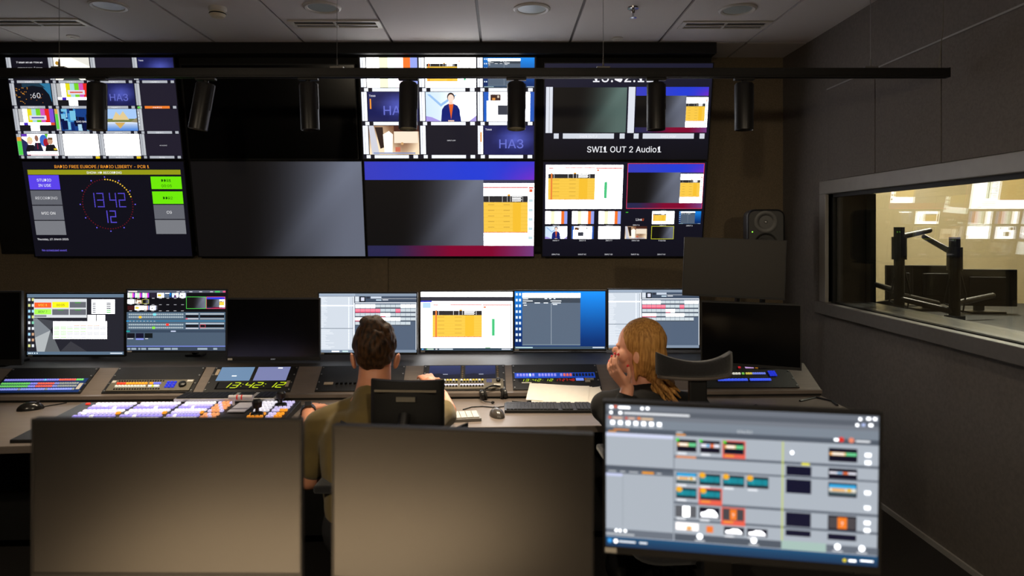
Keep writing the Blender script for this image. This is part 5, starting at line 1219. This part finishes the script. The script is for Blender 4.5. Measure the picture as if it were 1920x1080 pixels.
for sx, kn in ((-1, Vector((hx - .15, 2.78, .5))), (1, Vector((hx + .17, 2.78, .5)))):
    hip = PEL + Vector((sx * .09, 0, -.04)); ft = kn + Vector((0, -.02, -.42)); b.cap(hip, kn, .09, .062, 14); b.cap(kn, ft, .06, .042, 14)
b.cap(PEL + Vector((-.08, 0, -.05)), PEL + Vector((.08, 0, -.05)), .115, .115, 14)
skinpart('trousers', b, .01, mat('dark_trousers', (24, 24, 28), .9, noise=.1), man, MO, 5)
for sx in (-1, 1): b = MB(); f = Vector((hx + .01 + sx * .16, 2.8, .045)); b.ell(f, (.045, .12, .045)); b.v = [(x, y, max(.002, z)) for x, y, z in b.v]; b.build('shoe', m_black, man, smooth=60, off=MO)
# wrist band
dv = (LW - LE).normalized(); b = MB(); c = LW - dv * .02
M = Matrix.Translation(c) @ dv.to_track_quat('Z', 'Y').to_matrix().to_4x4()
b.lathe([(.029, -.011), (.033, -.011), (.033, .011), (.029, .011)], n=24, M=M, close=True); wb_ = b.build('wrist_strap', m_knob, man, smooth=40, off=MO)
b = MB(); b.cbox((0, 0, 0), (.03, .012, .034), M @ Matrix.Translation((0, .034, 0))); b.build('watch_case', mat('watch', (60, 60, 62), .25, .7), wb_, bevel=.003, off=MO)

# ---------------------------------------------------------------- the woman
wx, wy = xat(1200, 2.85), 2.85
WC = Vector((wx, wy, 1.05))
wom = thing('person', 'fair-haired person in black seated with a hand raised to the mouth', 'person', (wx + .03, 2.7, .46))
WO = wom.location.copy()
FY = R(66); Rz = Matrix.Rotation(FY, 3, 'Z')           # she looks to the left, away from the camera
def wl(x, y, z): return WC + Rz @ Vector((x, y, z))
b = MB()
b.ell(WC + Vector((0, 0, .015)), (.075, .093, .098), Rz, 20, 14); b.ell(wl(0, .045, -.045), (.058, .055, .066), Rz); b.ell(wl(0, .104, -.02), (.011, .016, .02), Rz); b.ell(wl(0, .082, -.092), (.03, .024, .02), Rz); b.ell(wl(0, .094, -.062), (.022, .011, .008), Rz)
for sx in (-1, 1): b.ell(wl(sx * .032, .085, .01), (.014, .01, .009), Rz); b.ell(wl(sx * .05, .06, -.03), (.025, .025, .03), Rz); b.ell(wl(sx * .078, -.005, -.03), (.008, .017, .028), Rz)
b.cap(wl(0, -.005, -.07), WC + Vector((.015, -.02, -.19)), .05, .056, 16)
WW = P(1177, 728, 2.72); WE = P(1158, 800, 2.70)
b.cap(WE, WW, .04, .026, 14)
tips = add_hand(b, WW, Vector((-.6, .08, .78)), Vector((-.62, -.55, -.5)), .165, 38, 7, 1)
skinpart('body', b, .0045, mat('fair_skin', (224, 160, 132), .5, noise=.04), wom, WO, 4)
m_nail = mat('red_nail', (205, 20, 32), .2)
for p, dd in tips:
    MB().ell(p + dd * .004, (.0058, .0058, .0075), dd.to_track_quat('Z', 'Y').to_matrix(), 10, 8).build('nail', m_nail, wom, smooth=60, off=WO)
MB().ell(wl(0, .103, -.063), (.018, .006, .007), Rz).build('lips', m_nail, wom, smooth=60, off=WO)
mb_ = hair_mat('blond_hair', (146, 100, 48), (202, 150, 82), (75, 75, 6))
b = MB(); b.ell(wl(0, -.016, .03), (.086, .096, .098), Rz, 22, 14); b.ell(wl(0, -.035, -.03), (.085, .078, .085), Rz); b.ell(wl(.055, -.01, -.03), (.03, .05, .08), Rz); b.ell(wl(-.06, -.03, -.03), (.026, .042, .08), Rz); b.ell(wl(0, -.05, -.09), (.062, .05, .06), Rz)
b.cap(wl(-.07, .0, -.03), wl(-.068, -.0, -.12), .016, .008, 10)
skinpart('hair', b, .005, mb_, wom, WO, 4, .002, 30)
b = MB(); q0 = wl(0, -.09, -.11); pts = [q0, q0 + Vector((.025, -.03, -.035)), P(1238, 722, 2.72), P(1252, 738, 2.7), P(1262, 752, 2.7)]
for k in range(16):
    o_ = Vector(((random.random() - .5), (random.random() - .5), (random.random() - .5)))
    b.tube([p + o_ * (.016 + .018 * i) for i, p in enumerate(pts)], [.012, .012, .012, .009, .003], 6)
b.build('ponytail', mb_, wom, smooth=60, off=WO)
SL_, SR_ = Vector((wx - .15, 2.80, .815)), Vector((wx + .2, 2.74, .82)); WP = Vector((wx + .05, 2.6, .52)); WCH = Vector((wx + .02, 2.76, .78))
b = MB(); b.cap(SL_, SR_, .066, .066, 16); b.cap(WC + Vector((.015, -.025, -.185)), WCH, .066, .12, 16); b.cap(WC + Vector((.01, -.03, -.2)), SL_, .056, .064, 14); b.cap(WC + Vector((.02, -.03, -.2)), SR_, .056, .064, 14)
for sx in (-1, 1): b.cap(WCH + Vector((sx * .07, 0, 0)), WP + Vector((sx * .06, 0, 0)), .105, .11, 14)
b.cap(SL_, WE, .06, .05, 14); b.cap(WE, WE.lerp(WW, .72), .05, .036, 14)
RE2 = Vector((wx + .26, 2.84, .66)); b.cap(SR_, RE2, .06, .046, 14); b.cap(RE2, Vector((wx + .2, 3.0, DZ + .045)), .044, .03, 14)
skinpart('black_top', b, .008, mat('black_knit', (18, 17, 18), .95, noise=.15, scale=30, bump=.3), wom, WO, 6)
b = MB(); add_hand(b, Vector((wx + .2, 3.0, DZ + .045)), Vector((-.1, 1, -.12)), (0, 0, 1), .165, 16, 6, -1); skinpart('resting_hand', b, .0045, mat('fair_skin'), wom, WO, 4)
b = MB()
for sx in (-1, 1):
    kn = WP + Vector((sx * .12, .42, -.03)); b.cap(WP + Vector((sx * .08, 0, -.04)), kn, .085, .058, 14); b.cap(kn, kn + Vector((0, -.02, -.41)), .055, .04, 14)
b.cap(WP + Vector((-.07, 0, -.04)), WP + Vector((.07, 0, -.04)), .11, .11, 14)
skinpart('trousers', b, .01, mat('dark_trousers'), wom, WO, 5)
for sx in (-1, 1): b = MB(); b.ell(Vector((wx + .05 + sx * .12, 3.04, .045)), (.042, .115, .045)); b.v = [(x, y, max(.002, z)) for x, y, z in b.v]; b.build('shoe', m_black, wom, smooth=60, off=WO)

# ---------------------------------------------------------------- chairs
m_mesh = mat('chair_mesh', (9, 9, 9), .75, noise=.25, scale=160, bump=.2)
m_cush = mat('chair_fabric', (26, 26, 29), .95, noise=.2, scale=120, bump=.3, sheen=.3)
m_chp = mat('chair_plastic', (14, 14, 15), .45)
def curved(w, h, t, bow, r=.03, nx=14, ny=6, crown=0.0, lean=0.0):
    """upright cushion, bowed towards the sitter at its sides"""
    b = MB(); vs = []; fs = []
    for side in (0, 1):
        for j in range(ny + 1):
            for i in range(nx + 1):
                x = (i / nx - .5) * w; z = j / ny * h; e = min(1, (min(i, nx - i) / nx * w + .004) / r) ; ez = min(1, (min(j, ny - j) / ny * h + .004) / r)
                q = math.sqrt(max(0, 1 - (1 - e) ** 2)) * math.sqrt(max(0, 1 - (1 - ez) ** 2)); th = t * (.25 + .75 * q) / 2
                vs.append((x, (th if side else -th) + bow * (2 * x / w) ** 2 + lean * z, z + crown * (2 * x / w) ** 2 * (j / ny)))
    n = (nx + 1) * (ny + 1)
    for j in range(ny):
        for i in range(nx):
            a = j * (nx + 1) + i; fs.append((a, a + 1, a + nx + 2, a + nx + 1)); fs.append((n + a + nx + 1, n + a + nx + 2, n + a + 1, n + a))
    for i in range(nx): fs.append((i + 1, i, n + i, n + i + 1)); a = ny * (nx + 1) + i; fs.append((a, a + 1, n + a + 1, n + a))
    for j in range(ny): a = j * (nx + 1); fs.append((a, a + nx + 1, n + a + nx + 1, n + a)); a += nx; fs.append((a + nx + 1, a, n + a, n + a + nx + 1))
    return b.add(vs, fs)
def chair_base(t, top):
    MB().cyl((0, 0, .07), (0, 0, top - .08), .028, n=14).build('gas_lift', m_chp, t, smooth=40)
    for k in range(5):
        a = 2 * math.pi * k / 5 + .3; e = Vector((.3 * math.cos(a), .3 * math.sin(a), .075)); l = MB(); l.cap((0, 0, .095), e, .026, .016, 10); lo_ = l.build('base_leg', m_chp, t, smooth=50)
        c = MB(); d_ = Vector((-math.sin(a), math.cos(a), 0))
        for s in (-1, 1): p = e + d_ * .014 * s; p.z = .028; c.cyl(p - d_ * .009, p + d_ * .009, .028, n=16)
        c.cyl(e - Vector((0, 0, .04)), e, .006, n=8); c.build('caster', m_knob, lo_, smooth=40)
    s = MB().prism(rrect(.47, .46, .1), top - .06, top); s.build('seat', m_cush, t, bevel=.02, seg=3, smooth=50)
    MB().box(-.12, .12, -.12, .12, top - .09, top - .06).build('mechanism', m_chp, t, bevel=.01)
def armrest(t, sx, z=.66):
    MB().cap((sx * .245, -.03, .335), (sx * .28, -.03, z - .02), .016, .014, 10).build('arm_post', m_chp, t, smooth=50)
    MB().box(sx * .28 - .04, sx * .28 + .04, -.14, .1, z - .02, z + .008).build('arm_pad', m_cush, t, bevel=.01, seg=3)
cx, cy = xat(766, 2.33), 2.33
t = thing('office_chair', "black mesh office chair with pale-lined headrest under the person in olive", 'chair', (cx, 2.45, 0), (0, 0, R(-3)), 'office chairs at the console')
chair_base(t, .395)
def hrz(py, Z): return H - (py - CY) / F * Z
z0, z1 = hrz(800, 2.33), hrz(713, 2.33)
curved(.43, .36, .03, .07, .03, crown=.035).build('backrest', m_mesh, t, loc=(0, -.235, .505), smooth=60)
hr = curved(.252, z1 - z0, .035, .03, .028).build('headrest', m_mesh, t, loc=(0, -.13, z0), smooth=60)
MB().box(-.105, .105, -.0205, -.0165, z1 - z0 - .034, z1 - z0 - .027).build('headrest_band', mat('pale_band', (120, 112, 98), .6), hr)
MB().box(-.03, .035, -.024, -.017, z1 - z0 - .066, z1 - z0 - .05).build('headrest_badge', mat('badge_grey', (104, 100, 90), .5), hr)
MB().tube([(0, -.02, .315), (0, -.26, .35), (0, -.275, .6), (0, -.25, .8), (0, -.155, z0 + .05)], .02, 10).build('spine', m_chp, t, smooth=50)
for sx in (-1, 1): armrest(t, sx)
cx = xat(1303, 2.62)
t = thing('office_chair', 'black office chair with curved padded headrest beside the person in black', 'chair', (cx - .03, 2.72, 0), (0, 0, R(4)), 'office chairs at the console')
chair_base(t, .372)
z0, z1 = hrz(704, 2.62), hrz(677, 2.62)
hr = curved(.295, z1 - z0, .06, .05, .03, crown=.03).build('headrest', m_cush, t, loc=(.03, -.12, z0), smooth=60)
curved(.29, .012, .03, .05, .01, crown=.0).build('headrest_rim', mat('worn_rim', (84, 76, 72), .6), t, loc=(.03, -.13, z0 - .012), smooth=60)
MB().box(-.035, .035, -.012, .012, 0, .3).build('headrest_stem', m_chp, t, loc=(.03, -.11, z0 - .29), bevel=.006)
curved(.46, .37, .035, .08, .03, crown=.02).build('backrest', m_mesh, t, loc=(0, -.265, .5), smooth=60)
MB().tube([(0, -.02, .295), (0, -.28, .33), (0, -.305, .6), (.01, -.26, .75), (.03, -.13, .84)], .02, 10).build('spine', m_chp, t, smooth=50)
for sx in (-1, 1): armrest(t, sx)
